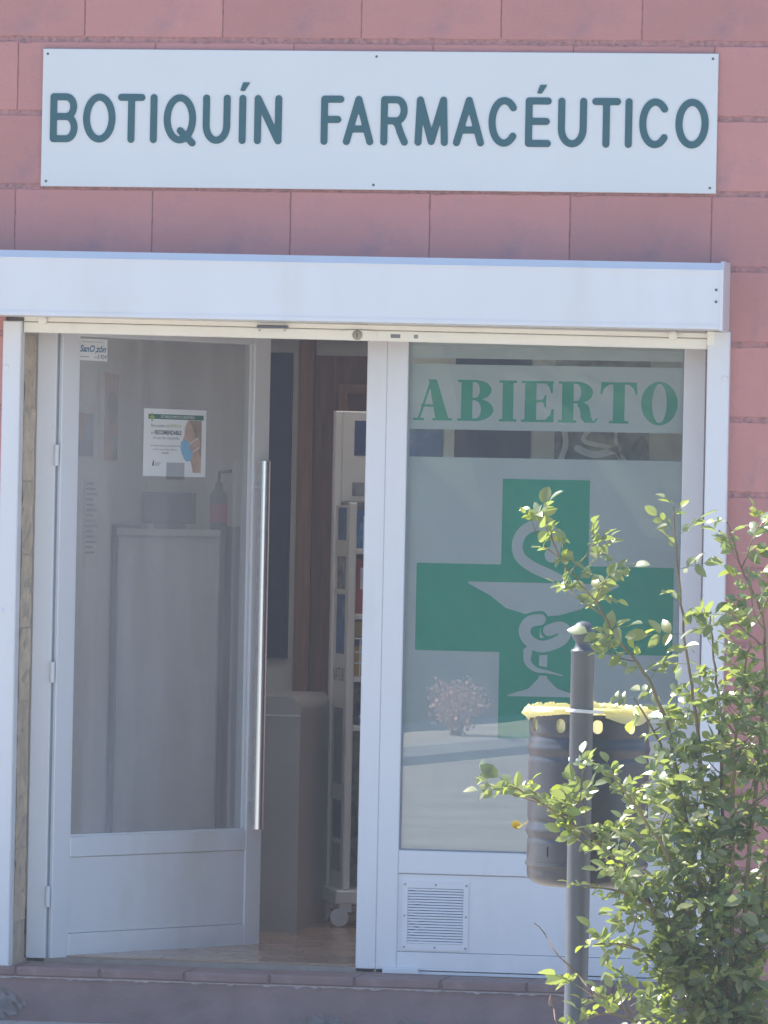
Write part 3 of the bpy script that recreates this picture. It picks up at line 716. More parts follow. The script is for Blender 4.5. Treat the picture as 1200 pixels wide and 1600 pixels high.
# ------------------------------------------------------------------ sign over the shutter
SG = empty('sign_board', (-.0495, -.002, 2.800)); tag(SG, 'long white sign board reading BOTIQUÍN FARMACÉUTICO in teal letters on the pink wall', 'sign')
sw, shh = 2.275, .461
MB().cbox(-sw / 2, sw / 2, -.012, .0, 0, shh, .0015).build('panel', 'signw', SG)
def arc(cx, cz, a, b, t0, t1, n=18): return [(cx + a * math.cos(math.radians(t0 + (t1 - t0) * i / n)), cz + b * math.sin(math.radians(t0 + (t1 - t0) * i / n))) for i in range(n + 1)]
def strokes(ch):
    if ch == 'B': return [[(0, 0), (0, 1), (.6, 1)] + arc(.6, .765, .36, .235, 90, -90) + [(0, .53)], [(.6, .53)] + arc(.62, .265, .38, .265, 90, -90) + [(0, 0)]]
    if ch == 'O': return [arc(.5, .5, .5, .5, 0, 360, 40)]
    if ch == 'Q': return [arc(.5, .5, .5, .5, 0, 360, 40), [(.52, .22), (1.0, -.07)]]
    if ch == 'T': return [[(0, 1), (1, 1)], [(.5, 1), (.5, 0)]]
    if ch in 'IÍ': return [[(.5, 0), (.5, 1)]]
    if ch == 'U': return [[(0, 1), (0, .36)] + arc(.5, .36, .5, .36, 180, 360) + [(1, .36), (1, 1)]]
    if ch == 'N': return [[(0, 0), (0, 1), (1, 0), (1, 1)]]
    if ch == 'F': return [[(0, 0), (0, 1), (1, 1)], [(0, .52), (.84, .52)]]
    if ch == 'A': return [[(0, 0), (.5, 1), (1, 0)], [(.18, .30), (.82, .30)]]
    if ch == 'R': return [[(0, 0), (0, 1), (.6, 1)] + arc(.6, .75, .36, .25, 90, -90) + [(0, .50)], [(.50, .5), (.66, .42), (.80, .22), (1, 0)]]
    if ch == 'M': return [[(0, 0), (.06, 1), (.5, .02), (.94, 1), (1, 0)]]
    if ch == 'C': return [arc(.53, .5, .53, .5, 42, 318, 36)]
    if ch in 'EÉ': return [[(1, 1), (0, 1), (0, 0), (1, 0)], [(0, .52), (.92, .52)]]
LET = [('B', -1.1584, -1.0641), ('O', -1.0455, -0.9349), ('T', -0.9273, -0.8344), ('I', -0.8147, -0.794), ('Q', -0.77, -0.66), ('U', -0.6371, -0.5436), ('Í', -0.5131, -0.4914), ('N', -0.4621, -0.3689), ('F', -0.2368, -0.159), ('A', -0.1611, -0.0586), ('R', -0.0349, 0.0577), ('M', 0.0803, 0.1921), ('A', 0.2093, 0.3134), ('C', 0.3273, 0.4269), ('É', 0.4504, 0.537), ('U', 0.5594, 0.6554), ('T', 0.6725, 0.7683), ('I', 0.7843, 0.8055), ('C', 0.83, 0.9309), ('O', 0.95, 1.0602)]
lr = .0117; lh = .164
for ch, a, b in LET:
    w_ = b - a
    def fmap(p): return (lr + p[0] * (w_ - 2 * lr), lr + p[1] * (lh - 2 * lr))
    def lf(X, Z):
        d = np.full(X.shape, 1e9)
        for s_ in strokes(ch): d = np.minimum(d, d_line([fmap(p) for p in s_], lr, X, Z))
        if ch in 'ÍÉ':
            c = w_ / 2 + (.008 if ch == 'É' else .004); d = np.minimum(d, d_poly([(c - .014, lh + .013), (c + .002, lh + .013), (c + .020, lh + .042), (c - .004, lh + .042)], X, Z))
        return d
    contour(lf, -.01, w_ + .02, -.03, lh + .055, .0035, thick=.003).build('letter', 'signg', SG, loc=(a + .0495, -.0121, .1475))
for x, z in ((-sw / 2 + .016, shh - .017), (-sw / 2 + .018, .017), (sw / 2 - .018, shh - .017), (sw / 2 - .020, .018), (-.004, shh - .018), (-.006, .016)):
    MB().lathe([(.0045, 0), (.0035, .002), (.001, .0022)], (x, -.0121, z), 10, 'y').build('screw', 'screw', SG)

# ------------------------------------------------------------------ papers on the door glass (own things, taped to the leaf)
def on_door(name, u, z, label, cat, y=.0195):
    t = empty(name); c, s = math.cos(DA), math.sin(DA)
    t.location = (DP[0] + u * c - y * s, DP[1] + u * s + y * c, DP[2] + z); t.rotation_euler = (0, 0, DA)
    return tag(t, label, cat)
PS = on_door('mask_poster', .428, 1.648, 'white paper notice with masked face and RECOMENDABLE text taped to open door glass', 'poster')
pw, ph = .315, .222; PS.scale.z = 1.05
MB().box(0, pw, -.0004, 0, 0, ph).build('sheet', 'paper', PS)
MB().box(.022, pw - .015, -.0009, -.0005, ph - .034, ph - .018).build('header_band', 'inkg', PS)
put_text('ESTABLECIMIENTO SANITARIO', .0125, 'paper', PS, .17, -.0012, ph - .030, align='CENTER', width=.17)
mb = MB(); mb.box(.027, .052, -.0014, -.0010, ph - .032, ph - .0245); mb.box(.036, .0435, -.0018, -.0015, ph - .042, ph - .016); mb.build('lime_cross', 'inky', PS)
put_text('Para acceder a la', .0135, 'inkd', PS, .036, -.0009, .162, width=.088); put_text('FARMACIA', .0145, 'inky', PS, .128, -.0009, .162, width=.060)
put_text('es', .015, 'inkm', PS, .036, -.0009, .139, width=.012); put_text('RECOMENDABLE', .019, 'inkd', PS, .054, -.0009, .138, width=.134, bold=.0006)
put_text('el uso de mascarilla', .0145, 'inkm', PS, .048, -.0009, .122, width=.130)
put_text('si tienes síntomas respiratorios', .0095, 'inkm', PS, .036, -.0009, .098, width=.148)
put_text('o crees que estás enfermo', .0095, 'inkm', PS, .046, -.0009, .086, width=.122)
put_text('¡GRACIAS!', .0095, 'inkd', PS, .092, -.0009, .074, width=.034)
mb = MB(); mb.box(.046, .053, -.0009, -.0005, .034, .045); mb.box(.049, .053, -.0014, -.0010, .034, .052); mb.build('emblem', 'inkd', PS)
for k in range(3): MB().box(.058, .090 - k * .006, -.0009, -.0005, .043 - k * .004, .0445 - k * .004).build('small_print', 'inkm', PS)
head = spline([(.222, .186), (.212, .172), (.206, .155), (.206, .142), (.203, .132), (.196, .118), (.205, .10), (.215, .08), (.232, .062), (.243, .040), (.250, .014)], 4) + [(.291, .014), (.291, .187)]
contour(lambda X, Z: d_poly(head, X, Z), .18, .30, .005, .195, .003).build('face', 'skin', PS, loc=(0, -.0006, 0))
hair = spline([(.224, .187), (.240, .170), (.252, .150), (.262, .120), (.278, .085), (.291, .06)], 4) + [(.291, .187)]
contour(lambda X, Z: d_poly(hair, X, Z), .18, .30, .005, .195, .003).build('hair', 'skin2', PS, loc=(0, -.0010, 0))
mask = spline([(.188, .117), (.206, .121), (.230, .114), (.230, .095), (.247, .080), (.240, .058), (.225, .051), (.208, .056), (.192, .078), (.186, .098), (.188, .117)], 4)
contour(lambda X, Z: d_poly(mask, X, Z), .17, .26, .04, .13, .0025).build('mask', 'maskb', PS, loc=(0, -.0014, 0))
contour(lambda X, Z: d_ell(.270, .108, .016, .022, X, Z), .24, .29, .08, .14, .003).build('ear', 'skin', PS, loc=(0, -.0014, 0))
contour(lambda X, Z: np.minimum(d_line([(.230, .108), (.255, .122), (.275, .130)], .0012, X, Z), d_line([(.247, .082), (.262, .090), (.279, .098)], .0012, X, Z)), .21, .29, .07, .14, .0015).build('mask_strap', 'paper', PS, loc=(0, -.0018, 0))
MB().box(.115, .206, -.0026, -.0022, -.010, .046).build('tape', 'tape', PS)
ST = on_door('ozone_sticker', .098, 2.036, 'small white sticker with blue italic lettering at top left of open door glass', 'sticker')
MB().box(0, .142, -.0004, 0, 0, .0745).build('sheet', 'paper', ST)
put_text('TRATAMIENTO DE OZONO', .006, 'inkm', ST, .018, -.0009, .062, width=.105)
put_text('SanO', .032, 'inkb', ST, .007, -.0009, .030, shear=.25, width=.072, bold=.0008); put_text('3', .014, 'inkb', ST, .078, -.0009, .024, shear=.25); put_text('zón', .032, 'inkb', ST, .086, -.0009, .030, shear=.25, width=.050, bold=.0008)
MB().box(.008, .054, -.0009, -.0005, .0115, .0135).build('small_print', 'inkm', ST); MB().box(.078, .092, -.0009, -.0005, .0105, .0125).build('small_print', 'inkm', ST)
put_text('5·924', .022, 'inkp', ST, .092, -.0012, .007, shear=.2, width=.044)

# papers on the side wall inside
def wall_paper(name, y0, y1, z0, z1, label, draw):
    t = tag(empty(name, (-1.4985, y0, z0), (0, 0, R(90))), label, 'poster'); MB().box(0, y1 - y0, -.0008, 0, 0, z1 - z0).build('sheet', 'papery', t); draw(t, y1 - y0, z1 - z0)
def draw_a(t, w, h):
    MB().box(w * .30, w - .005, -.0018, -.0010, .005, h - .005).build('picture', 'orange', t)
    contour(lambda X, Z: d_ell(w * .68, h * .60, w * .27, h * .19, X, Z), 0, w, 0, h, .006).build('brown_oval', 'brownp', t, loc=(0, -.0022, 0))
    MB().box(w * .72, w * .95, -.0026, -.0022, h * .03, h * .30).build('figure', 'greyp', t)
def draw_b(t, w, h):
    MB().box(.01, w * .45, -.0018, -.0010, .01, h - .01).build('picture', 'orange', t); MB().box(w * .45, w - .01, -.0018, -.0010, h * .4, h - .01).build('picture', 'greyp', t); MB().box(.01, w - .01, -.0026, -.0022, .01, h * .4).build('figure', 'dark', t)
def draw_c(t, w, h):
    for k in range(14): MB().box(w * .12, w * (.6 + .28 * ((k * 7) % 3) / 2), -.0016, -.0010, h * (.94 - k * .06), h * (.965 - k * .06)).build('print_line', 'greyp', t)
wall_paper('tall_poster', 2.44, 2.80, 1.90, 2.24, 'tall orange poster with brown oval on the white wall inside', draw_a)
wall_paper('small_poster', 2.05, 2.36, 1.905, 2.085, 'small orange and grey poster on the inner wall, nearest the hinges', draw_b)
wall_paper('text_notice', 2.22, 2.48, 1.50, 1.83, 'pale printed notice low on the white inner wall below the posters', draw_c)

# ------------------------------------------------------------------ things inside the shop
CB = empty('white_cabinet', (-1.475, 2.72, .203)); tag(CB, 'tall pale cabinet with dark edges behind the open glass door', 'cabinet')
MB().cbox(0, .40, 0, .45, .06, 1.42, .006).build('carcass', 'cabinet', CB); MB().box(-.02, .0, -.004, .45, 0, 1.46).build('side_edge', 'dark', CB); MB().box(.4005, .42, -.004, .45, 0, 1.46).build('side_edge', 'dark', CB)
MB().box(.0, .40, -.01, .45, 1.421, 1.445).build('top_board', 'cabinet', CB); MB().box(.01, .39, .02, .44, 0, .0595).build('base', 'dark', CB)
MB().box(.1993, .2007, -.002, -.0004, .07, 1.41).build('door_gap', 'cabinet', CB)
BT = tag(empty('dispenser_bottle', (-1.10, 2.80, 1.649)), 'dark bottle with red label standing on the pale cabinet', 'bottle')
MB().lathe([(.03, 0), (.034, .01), (.034, .13), (.015, .16), (.015, .18)], (0, 0, 0), 16).build('flask', 'dark', BT, True); MB().lathe([(.0346, .03), (.0346, .10)], (0, 0, 0), 16).build('label_band', 'red', BT, True)
m_ = MB(); m_.tube([(0, 0, .18), (0, 0, .22), (.05, -.02, .225)], .007, 8); m_.build('pump', 'dark', BT, True)
SC = tag(empty('card_terminal', (-1.30, 2.80, 1.649)), 'dark boxy display unit on the pale cabinet, just below the mask notice', 'display')
MB().cbox(-.10, .10, 0, .06, .02, .14, .008).build('screen', 'dark', SC); MB().box(-.05, .05, .0, .12, 0, .0195).build('foot', 'dark', SC)

CT = empty('shop_counter', (-.665, 1.75, .203)); tag(CT, 'pale grey counter end with rounded corner seen through the door gap', 'counter')
prof = [(-.10, 0), (.085, 0), (.085, .80)] + arc(.035, .80, .05, .05, 0, 90, 8) + [(-.10, .85)]
MB().prism(prof, 0, .7).build('body', 'counter', CT); MB().box(-.10, .0845, -.004, -.0005, .78, .785).build('trim', 'cabinet', CT)


# display rack on castors
RK = empty('display_rack', (-.470, 2.08, .203), (0, 0, R(22))); tag(RK, 'white wheeled product display rack standing just inside the doorway', 'display rack')
RW, RD, RH = .50, .32, 1.90
mb = MB(); mb.cbox(-.03, RW + .03, -.03, RD + .03, .085, .135, .006); mb.build('base', 'rackw', RK)
for x in (.0, RW):
    for y in (0, RD):
        c_ = MB(); c_.lathe([(.030, -.013), (.034, -.009), (.034, .009), (.030, .013), (.008, .0135)], (x - .01, y, .034), 22, 'y'); cc = c_.build('castor_wheel', 'rackw', RK, True)
        MB().box(x - .012, x + .032, y - .017, y + .017, .055, .0845).build('castor_fork', 'rackw', RK)
for x in (0, RW - .028):
    MB().cbox(x, x + .028, RD - .04, RD, .1355, RH, .005).build('upright', 'rackw', RK); MB().cbox(x, x + .028, 0, .04, .1355, 1.56, .005).build('upright', 'rackw', RK)
    sp = MB().box(x + .008, x + .016, .0405, RD - .0405, .1355, 1.55).build('side_panel', 'rackw', RK)
    if x == 0:
        for (a, b, nm, m_) in ((.20, .30, 'print_mark', 'inkm'), (.32, .46, 'print_fruit', 'navy'), (.52, .80, 'print_figure', 'inkm'), (1.0, 1.22, 'print_sky', 'skyp'), (1.24, 1.36, 'print_figure', 'greyp'), (1.42, 1.54, 'print_sky', 'skyp')):
            MB().box(.0070, .0078, .09, RD - .09, a, b).build(nm, m_, sp)
        t_ = link('lettering', text_mesh('NATURE', .07, 'inkm', width=.2), sp, (.0066, RD - .055, .90), (0, 0, R(-90)))
MB().box(.0285, RW - .0285, RD - .03, RD - .015, .1355, 1.56).build('back_panel', 'greyp', RK)
hdp = MB().cbox(.0285, RW - .0285, RD - .03, RD - .005, 1.5605, RH, .004).build('header_panel', 'rackw', RK)
MB().box(.075, RW - .05, RD - .0315, RD - .0305, 1.735, RH - .035).build('print_sky', 'skyd', hdp)
put_text('Natural', .085, 'inkd', hdp, .115, RD - .0315, 1.655); 
for x in (.07, .125): MB().box(x, x + .045, RD - .0318, RD - .0305, 1.585, 1.635).build('print_carton', 'greyp', hdp)
for z in (1.37, 1.13, .90, .72): MB().cbox(.0285, RW - .0285, .004, RD - .031, z, z + .020, .003).build('shelf', 'rackw', RK)
mb = MB()
for z in (.97, 1.01, 1.06): mb.tube([(.03, .006, z), (RW - .03, .006, z)], .003, 6)
for k in range(7): mb.tube([(.05 + k * .065, .006, .92), (.05 + k * .065, .006, 1.062)], .0025, 6)
mb.build('wire_basket', 'rackw', RK)
def on_rack(name, x, y, z, label, cat, parts, group=None):
    c, s = math.cos(R(22)), math.sin(R(22)); t = empty(name, (-.470 + x * c - y * s, 2.08 + x * s + y * c, .203 + z), (0, 0, R(22))); tag(t, label, cat, group)
    for (nm, m_, bx) in parts: MB().box(*bx).build(nm, m_, t)
    return t
on_rack('leaflet_box', .035, .06, 1.3905, 'blue carton with white leaflets on the top shelf of the display rack', 'carton', [('carton', 'bluec', (0, .20, 0, .12, 0, .14)), ('leaflet', 'paper', (.03, .055, -.004, -.0005, .0, .12)), ('leaflet', 'greyp', (.08, .15, -.003, -.0005, 0, .05))])
on_rack('red_packet', .035, .05, 1.1505, 'crimson product packet with white card on the display rack', 'packet', [('carton', 'red', (0, .17, 0, .10, 0, .20)), ('card', 'paper', (.02, .15, -.003, -.0005, .09, .17)), ('stripe', 'red', (.03, .14, -.0045, -.0035, .14, .16))])
on_rack('yellow_carton', .035, .09, .9205, 'yellow product carton with dark oval logo on the display rack', 'carton', [('carton', 'yellow', (0, .10, 0, .10, 0, .20)), ('logo_patch', 'navy', (.01, .09, -.003, -.0005, .11, .145))])
on_rack('blue_carton', .145, .09, .9205, 'blue carton beside the yellow one on the display rack', 'carton', [('carton', 'bluec', (0, .10, 0, .10, 0, .17)), ('label_patch', 'paper', (.02, .08, -.003, -.0005, .05, .10))])
on_rack('blue_pouch', .06, .06, .7405, 'small blue pouch lying on the lowest rack shelf', 'pouch', [('pouch', 'bluec', (0, .12, 0, .10, 0, .035)), ('seam', 'paper', (.0, .12, -.003, -.0005, .028, .034))])
BK = on_rack('white_bucket', .06, .02, .1355, 'white tapered bin with letter N on the base of the display rack', 'bin', [])
mb = MB(); lo, hi = .09, .125
for z, q in ((0, lo), (.36, hi), (.36, hi - .006), (.01, lo - .006)):
    for (sx, sy) in ((-1, -1), (1, -1), (1, 1), (-1, 1)): mb.v.append((.16 + sx * q, .13 + sy * q * .9, z))
for a in range(3):
    for i in range(4): j = (i + 1) % 4; mb.f.append((a * 4 + i, a * 4 + j, a * 4 + 4 + j, a * 4 + 4 + i))
mb.f += [(3, 2, 1, 0), (12, 13, 14, 15)]; mb.build('body', 'rackw', BK)
mb = MB()
for (a, b, c, d) in ((.03, .29, .006, .016), (.03, .29, .244, .254), (.03, .04, .0165, .2435), (.28, .29, .0165, .2435)): mb.box(a, b, c, d, .345, .375)
mb.build('rim', 'rackw', BK); put_text('N', .10, 'inkd', BK, .055, .012, .255); MB().box(.10, .14, .036, .044, .02, .06).build('label_patch', 'inkg', BK)

# poster display standing behind the fixed window
DS = empty('poster_stand', (0, .62, .203)); tag(DS, 'pale board stand with posters behind the fixed shop window', 'display stand')
MB().box(-.02, 1.05, .0, .02, 1.42, 2.20).build('board', 'papery', DS)
for x in (.1, .9): MB().box(x, x + .04, .021, .06, 0, 2.1).build('leg', 'rackw', DS); MB().box(x, x + .04, .061, .30, 0, .03).build('foot', 'rackw', DS)
def pst(name, x0, x1, z0, z1, label, parts):
    t = tag(empty(name, (x0, .618, z0)), label, 'poster'); MB().box(0, x1 - x0, -.0012, 0, 0, z1 - z0).build('sheet', parts[0], t)
    for (nm, m_, a, b, c, d) in parts[1:]: MB().box(a * (x1 - x0), b * (x1 - x0), -.003, -.0016, c * (z1 - z0), d * (z1 - z0)).build(nm, m_, t)
pst('beach_poster', -.09, .098, 1.70, 2.10, 'blue sky picture poster at the left of the window strip', ['skyp', ('figure', 'greyp', .0, .34, .3, .95)])
pst('navy_poster', .137, .400, 1.70, 2.34, 'plain dark navy poster behind the window strip', ['navy', ('fold', 'skyd', .3, .305, 0, 1)])
P3 = tag(empty('drapery_poster', (.482, .618, 1.66)), 'grey poster with pale curved drapery behind the window strip', 'poster')
MB().box(0, .325, -.0012, 0, 0, .68).build('sheet', 'greyp', P3)
for k, (p, wd, m_) in enumerate(((spline([(.16, .40), (.10, .33), (.20, .30), (.26, .24)]), .008, 'paper'), (spline([(.02, .40), (.04, .32), (.015, .24)]), .010, 'paper'), (spline([(.24, .42), (.21, .35), (.23, .25)]), .006, 'paper'), (spline([(.27, .30), (.30, .34), (.325, .30)]), .007, 'dark'), (spline([(.08, .30), (.14, .28), (.22, .30)]), .012, 'paper'))):
    contour(lambda X, Z: d_line(p, wd, X, Z), 0, .325, .2, .45, .004).build('fold', m_, P3, loc=(0, -.0022, 0))

# ------------------------------------------------------------------ bin post, litter bin, bag
PX, PY = 1.240, -4.30
PO = empty('bin_post', (PX, PY, 0)); tag(PO, 'dark grey iron post with ball finial in front of the litter bin', 'post')
rr = .0305
MB().lathe([(.07, 0), (.07, .02), (.04, .04), (rr, .055), (rr, 1.372), (rr + .0015, 1.3745), (rr + .0015, 1.380), (rr - .002, 1.384)], (0, 0, 0), 40).build('shaft', 'post', PO, True)
MB().lathe([(.026, 1.3843), (.0205, 1.392), (.0195, 1.400)] + [(.0305 * math.cos(R(a)), 1.4265 + .0305 * math.sin(R(a))) for a in range(-48, 91, 6)][:-1] + [(.002, 1.457)], (0, 0, 0), 40).build('finial', 'post', PO, True)
for (z, a, s_) in ((1.098, 200, .006), (1.097, 262, .005), (1.052, 246, .005)):
    MB().lathe([(s_, 0), (s_ * .8, .0012), (s_ * .3, .0016)], (0, 0, 0), 9, 'y').build('droppings', 'paper', PO, loc=((rr + .0002) * math.cos(R(a)), (rr + .0002) * math.sin(R(a)), z), rot=(0, 0, R(a + 90)))

BX, BY, BR = 1.234, -4.095, .1585
LB = empty('litter_bin', (BX, BY, 0)); tag(LB, 'round dark grey metal litter bin with yellow bag, mounted behind the post', 'litter bin')
BZ0, BZ1 = .820, 1.212
def rprof(z):
    r_ = BR
    for c, a, w_ in ((1.150, -.0035, .006), (1.120, .0035, .008), (1.098, -.003, .006), (.928, -.003, .006), (.905, .004, .008), (.885, -.0025, .006), (1.205, .003, .006)): r_ += 1.1 * a * math.exp(-((z - c) / w_) ** 2)
    return r_
def binf(X, Z):
    d = d_rect(-10, 10, BZ0, BZ1, X, Z)
    st = 2 * math.pi * BR / 10
    U = (X / st - np.floor(X / st) - .5) * st
    hole = d_line([(0, 0), (0, .011)], .0130, U, Z - 1.176); hole = np.minimum(hole, d_line([(0, 0), (0, .026)], .0026, U + .034, Z - .838))
    return np.maximum(d, -hole)
cir = 2 * math.pi * BR
mb = contour(binf, 0, cir, BZ0 - .003, BZ1 + .003, .0046, maxrun=2)
a0 = R(-90) + R(15.4 - 18)
mb.v = [(rprof(z) * math.cos(x / BR + a0), rprof(z) * math.sin(x / BR + a0), z) for x, y, z in mb.v]
mb.build('drum', 'bin', LB, True)
bt = [(BR + .0035, .820), (BR + .004, .814), (BR - .001, .808)] + [(BR - .001 - .055 + .055 * math.cos(R(a)), .792 - .035 * math.sin(R(a))) for a in range(0, 91, 15)] + [(.01, .757)]
MB().lathe(bt[::-1], (0, 0, 0), 48).build('bottom_pan', 'bin', LB, True)
MB().lathe([(BR - .004, .825), (BR - .004, 1.12)], (0, 0, 0), 36).build('liner', 'black', LB, True)
m_ = MB(); m_.box(-.014, .014, -.178, -.156, 1.06, 1.10); m_.box(-.014, .014, -.178, -.156, .95, .99); m_.build('bracket', 'bin', LB)
BG = empty('bin_bag', (BX, BY, 0)); tag(BG, 'yellow plastic bag lining the litter bin, twisted over its rim', 'bag')
mb = MB(); r = random.Random(8); K = 60
lv = (1.121, 1.15, 1.175, 1.20, 1.216)
for z in lv:
    for j in range(K): a = 2 * math.pi * j / K; q = BR - .008 + r.gauss(0, .0018); mb.v.append((q * math.cos(a), q * math.sin(a), z))
for i in range(len(lv) - 1):
    for j in range(K): k = (j + 1) % K; mb.f.append((i * K + j, i * K + k, i * K + K + k, i * K + K + j))
mb.build('lining', 'bag', BG, True)
def crumple(a_from, a_to, h0, h1, n, seed):
    rl = random.Random(seed); mb = MB(); dr = dz = 0
    for i in range(n + 1):
        t = i / n; a = R(a_from + (a_to - a_from) * t); h = h0 + (h1 - h0) * t; g = h / .032
        dr = .55 * dr + rl.gauss(0, .0026) * g; dz = .6 * dz + rl.gauss(0, .0022) * g
        for (o_, z) in ((-.007, 1.200), (-.005, 1.224 + dz), (.003, 1.229 + g * .004 + dz), (.008 + .005 * g + dr, 1.225 + dz * .5), (.008 + .007 * g - dr, 1.224 - h * .45 + rl.gauss(0, .0015) * g), (.005 + dr * .6, 1.224 - h + dz)):
            q = BR + o_; mb.v.append((q * math.cos(a), q * math.sin(a), z))
    for i in range(n):
        for k in range(5): a = i * 6 + k; mb.f.append((a, a + 6, a + 7, a + 1))
    mb.build('folded_rim', 'bag', BG, True)
crumple(150, 263, .036, .010, 60, 3); crumple(281, 345, .006, .016, 30, 4); crumple(-15, 150, .016, .036, 80, 5)
# flap hanging over the right side of the rim
mb = MB(); r = random.Random(4)
for i in range(13):
    a = R(292 + i * 5); d = .010 + .020 * math.sin(i / 12 * math.pi)
    for (q, z) in ((BR - .004, 1.219), (BR + .009, 1.222), (BR + .008, 1.216 - d)): mb.v.append((q * math.cos(a), q * math.sin(a), z + r.gauss(0, .001)))
for i in range(12):
    for k in range(2): a = i * 3 + k; mb.f.append((a, a + 3, a + 4, a + 1))
mb.build('flap', 'bag', BG, True)
# pale strip of the bag pulled round the front of the post
pts = []
for i in range(25):
    t = i / 24; x = -.085 + .17 * t; px = x - (BX - BX); 
    yy = (PY - BY); xx = x + (BX - PX)
    front = yy - math.sqrt(max(0, (rr + .003) ** 2 - min(rr ** 2, (x - (PX - BX)) ** 2))) if abs(x - (PX - BX)) < rr else yy + (abs(x - (PX - BX)) - rr) * 2.4
    pts.append((x, front, 1.222 + .006 * math.sin(math.pi * t) - .006 * t))
mb = MB()
for p in pts: mb.v += [(p[0], p[1], p[2] - .0045), (p[0], p[1] - .0012, p[2]), (p[0], p[1], p[2] + .0045)]
for i in range(24):
    for k in range(2): a = i * 3 + k; mb.f.append((a, a + 3, a + 4, a + 1))
mb.build('tie_strip', 'strap', BG, True)

# ------------------------------------------------------------------ rose bush
RB = empty('rose_bush', (1.66, -4.55, 0)); tag(RB, 'leafy green rose bush with thorny canes in front of the post and bin', 'bush')
RBL = Vector((1.66, -4.55, 0))
CANES = {
'A': [(1.181, 1.7139), (1.2242, 1.6087), (1.3083, 1.5127), (1.3677, 1.4164), (1.4349, 1.3366), (1.4947, 1.2079), (1.5575, 0.9333), (1.6204, 0.6427), (1.6521, 0.2866)],
'B': [(1.5081, 1.761), (1.5196, 1.5987), (1.5395, 1.4203), (1.5692, 1.2423), (1.5966, 1.0156), (1.6325, 0.6918), (1.6602, 0.2869)],
'C': [(1.6525, 1.7233), (1.6908, 1.6023), (1.7333, 1.514), (1.7484, 1.409), (1.74, 1.1817), (1.7139, 0.8566), (1.6846, 0.2877)],
'D': [(1.112, 1.043), (1.160, 1.0175), (1.2372, 0.965), (1.3456, 0.8866), (1.4545, 0.7677), (1.5568, 0.5595), (1.6439, 0.2863)],
'E': [(1.305, 0.4536), (1.3785, 0.4724), (1.4777, 0.4268), (1.5774, 0.349), (1.6446, 0.2539)],
'F': [(1.5953, 1.4866), (1.6087, 1.3895), (1.6243, 1.2599), (1.639, 1.0168), (1.652, 0.6924), (1.6683, 0.2872)],
'G': [(1.7188, 1.4245), (1.697, 1.2942), (1.6765, 1.0989), (1.6749, 0.7743), (1.6683, 0.2872)],
'H': [(1.3228, 0.7963), (1.4051, 0.7825), (1.5045, 0.7204), (1.5894, 0.5606), (1.6521, 0.2866)],
'I': [(1.4034, 1.2707), (1.4627, 1.1746), (1.5232, 1.0136), (1.5852, 0.7716), (1.6521, 0.2866)],
'J': [(1.8033, 1.2644), (1.7838, 1.0207), (1.7481, 0.7765), (1.6928, 0.288)],
'K': [(1.3421, 0.6503), (1.4407, 0.6371), (1.5411, 0.5265), (1.6358, 0.286)],
'M': [(1.8585, 0.9418), (1.8056, 0.7458), (1.7208, 0.5161), (1.6765, 0.2875)],
'N': [(1.3743, 1.0909), (1.4502, 0.979), (1.5356, 0.8026), (1.6439, 0.2863)]}
# leafy length measured from the tip, shoot density, depth of the tip relative to the base
CP = {'A': (.66, .22, -.02), 'B': (.60, .10, -.06), 'C': (.75, .35, -.10), 'D': (.95, .85, -.14), 'E': (.9, .8, -.24), 'F': (.9, .5, .05), 'G': (1.0, .6, -.12), 'H': (.95, .7, -.26), 'I': (.9, .6, -.02), 'J': (1.0, .6, .0), 'K': (.95, .7, -.22), 'M': (1.0, .6, -.1), 'N': (.95, .6, -.22)}
rb = random.Random(21); LS = 1.02
def leaflet(mb, base, mtx, ln, wd, fold, curl):
    k = len(mb.v); stn = ((0, .10), (.22, .80), (.50, 1.0), (.78, .70), (1.0, 0.02))
    for (t, w_) in stn:
        z = -curl * ln * t * t
        for s_ in (-1, 0, 1):
            p = Vector((s_ * wd * .5 * w_, ln * t, z + abs(s_) * w_ * wd * .5 * fold)); mb.v.append(tuple(base + mtx @ p))
    for i in range(len(stn) - 1):
        for q in range(2): a = k + i * 3 + q; mb.f.append((a, a + 1, a + 4, a + 3))
def leaf_mesh(seed, npair, scale, m):
    r = random.Random(seed); mb = MB(); L_ = (.030 + .019 * npair) * scale
    def rach(t): return Vector((0, L_ * t, -.10 * L_ * t * t))
    mb.tube([rach(0), rach(.5), rach(1)], .0008, 3, False)
    for k in range(npair):
        t = .38 + .52 * k / max(1, npair - .2)
        for s_ in (-1, 1):
            mt = Matrix.Rotation(-s_ * R(r.uniform(48, 72)), 3, 'Z') @ Matrix.Rotation(R(r.uniform(-30, 22)), 3, 'X') @ Matrix.Rotation(R(r.uniform(-35, 35)), 3, 'Y')
            ln = r.uniform(.030, .040) * scale; leaflet(mb, rach(t), mt, ln, ln * r.uniform(.56, .70), r.uniform(.05, .75), r.uniform(-.2, .6))
    mt = Matrix.Rotation(R(r.uniform(-15, 15)), 3, 'Z') @ Matrix.Rotation(R(r.uniform(-30, 15)), 3, 'X') @ Matrix.Rotation(R(r.uniform(-25, 25)), 3, 'Y')
    ln = r.uniform(.036, .046) * scale; leaflet(mb, rach(1), mt, ln, ln * .64, r.uniform(.15, .5), r.uniform(0, .35))
    return mb.mesh('leaf', m, True)
LM = [leaf_mesh(200 + i, (2, 2, 1, 2, 3, 2, 1, 2)[i], (1, .95, 1.1, 1.05, .9, .8, .9, 1.15)[i], 'leaf') for i in range(8)]
LY = [leaf_mesh(300 + i, (1, 2, 1)[i], (.75, .65, .9)[i], 'leafy') for i in range(3)]
leaves = []
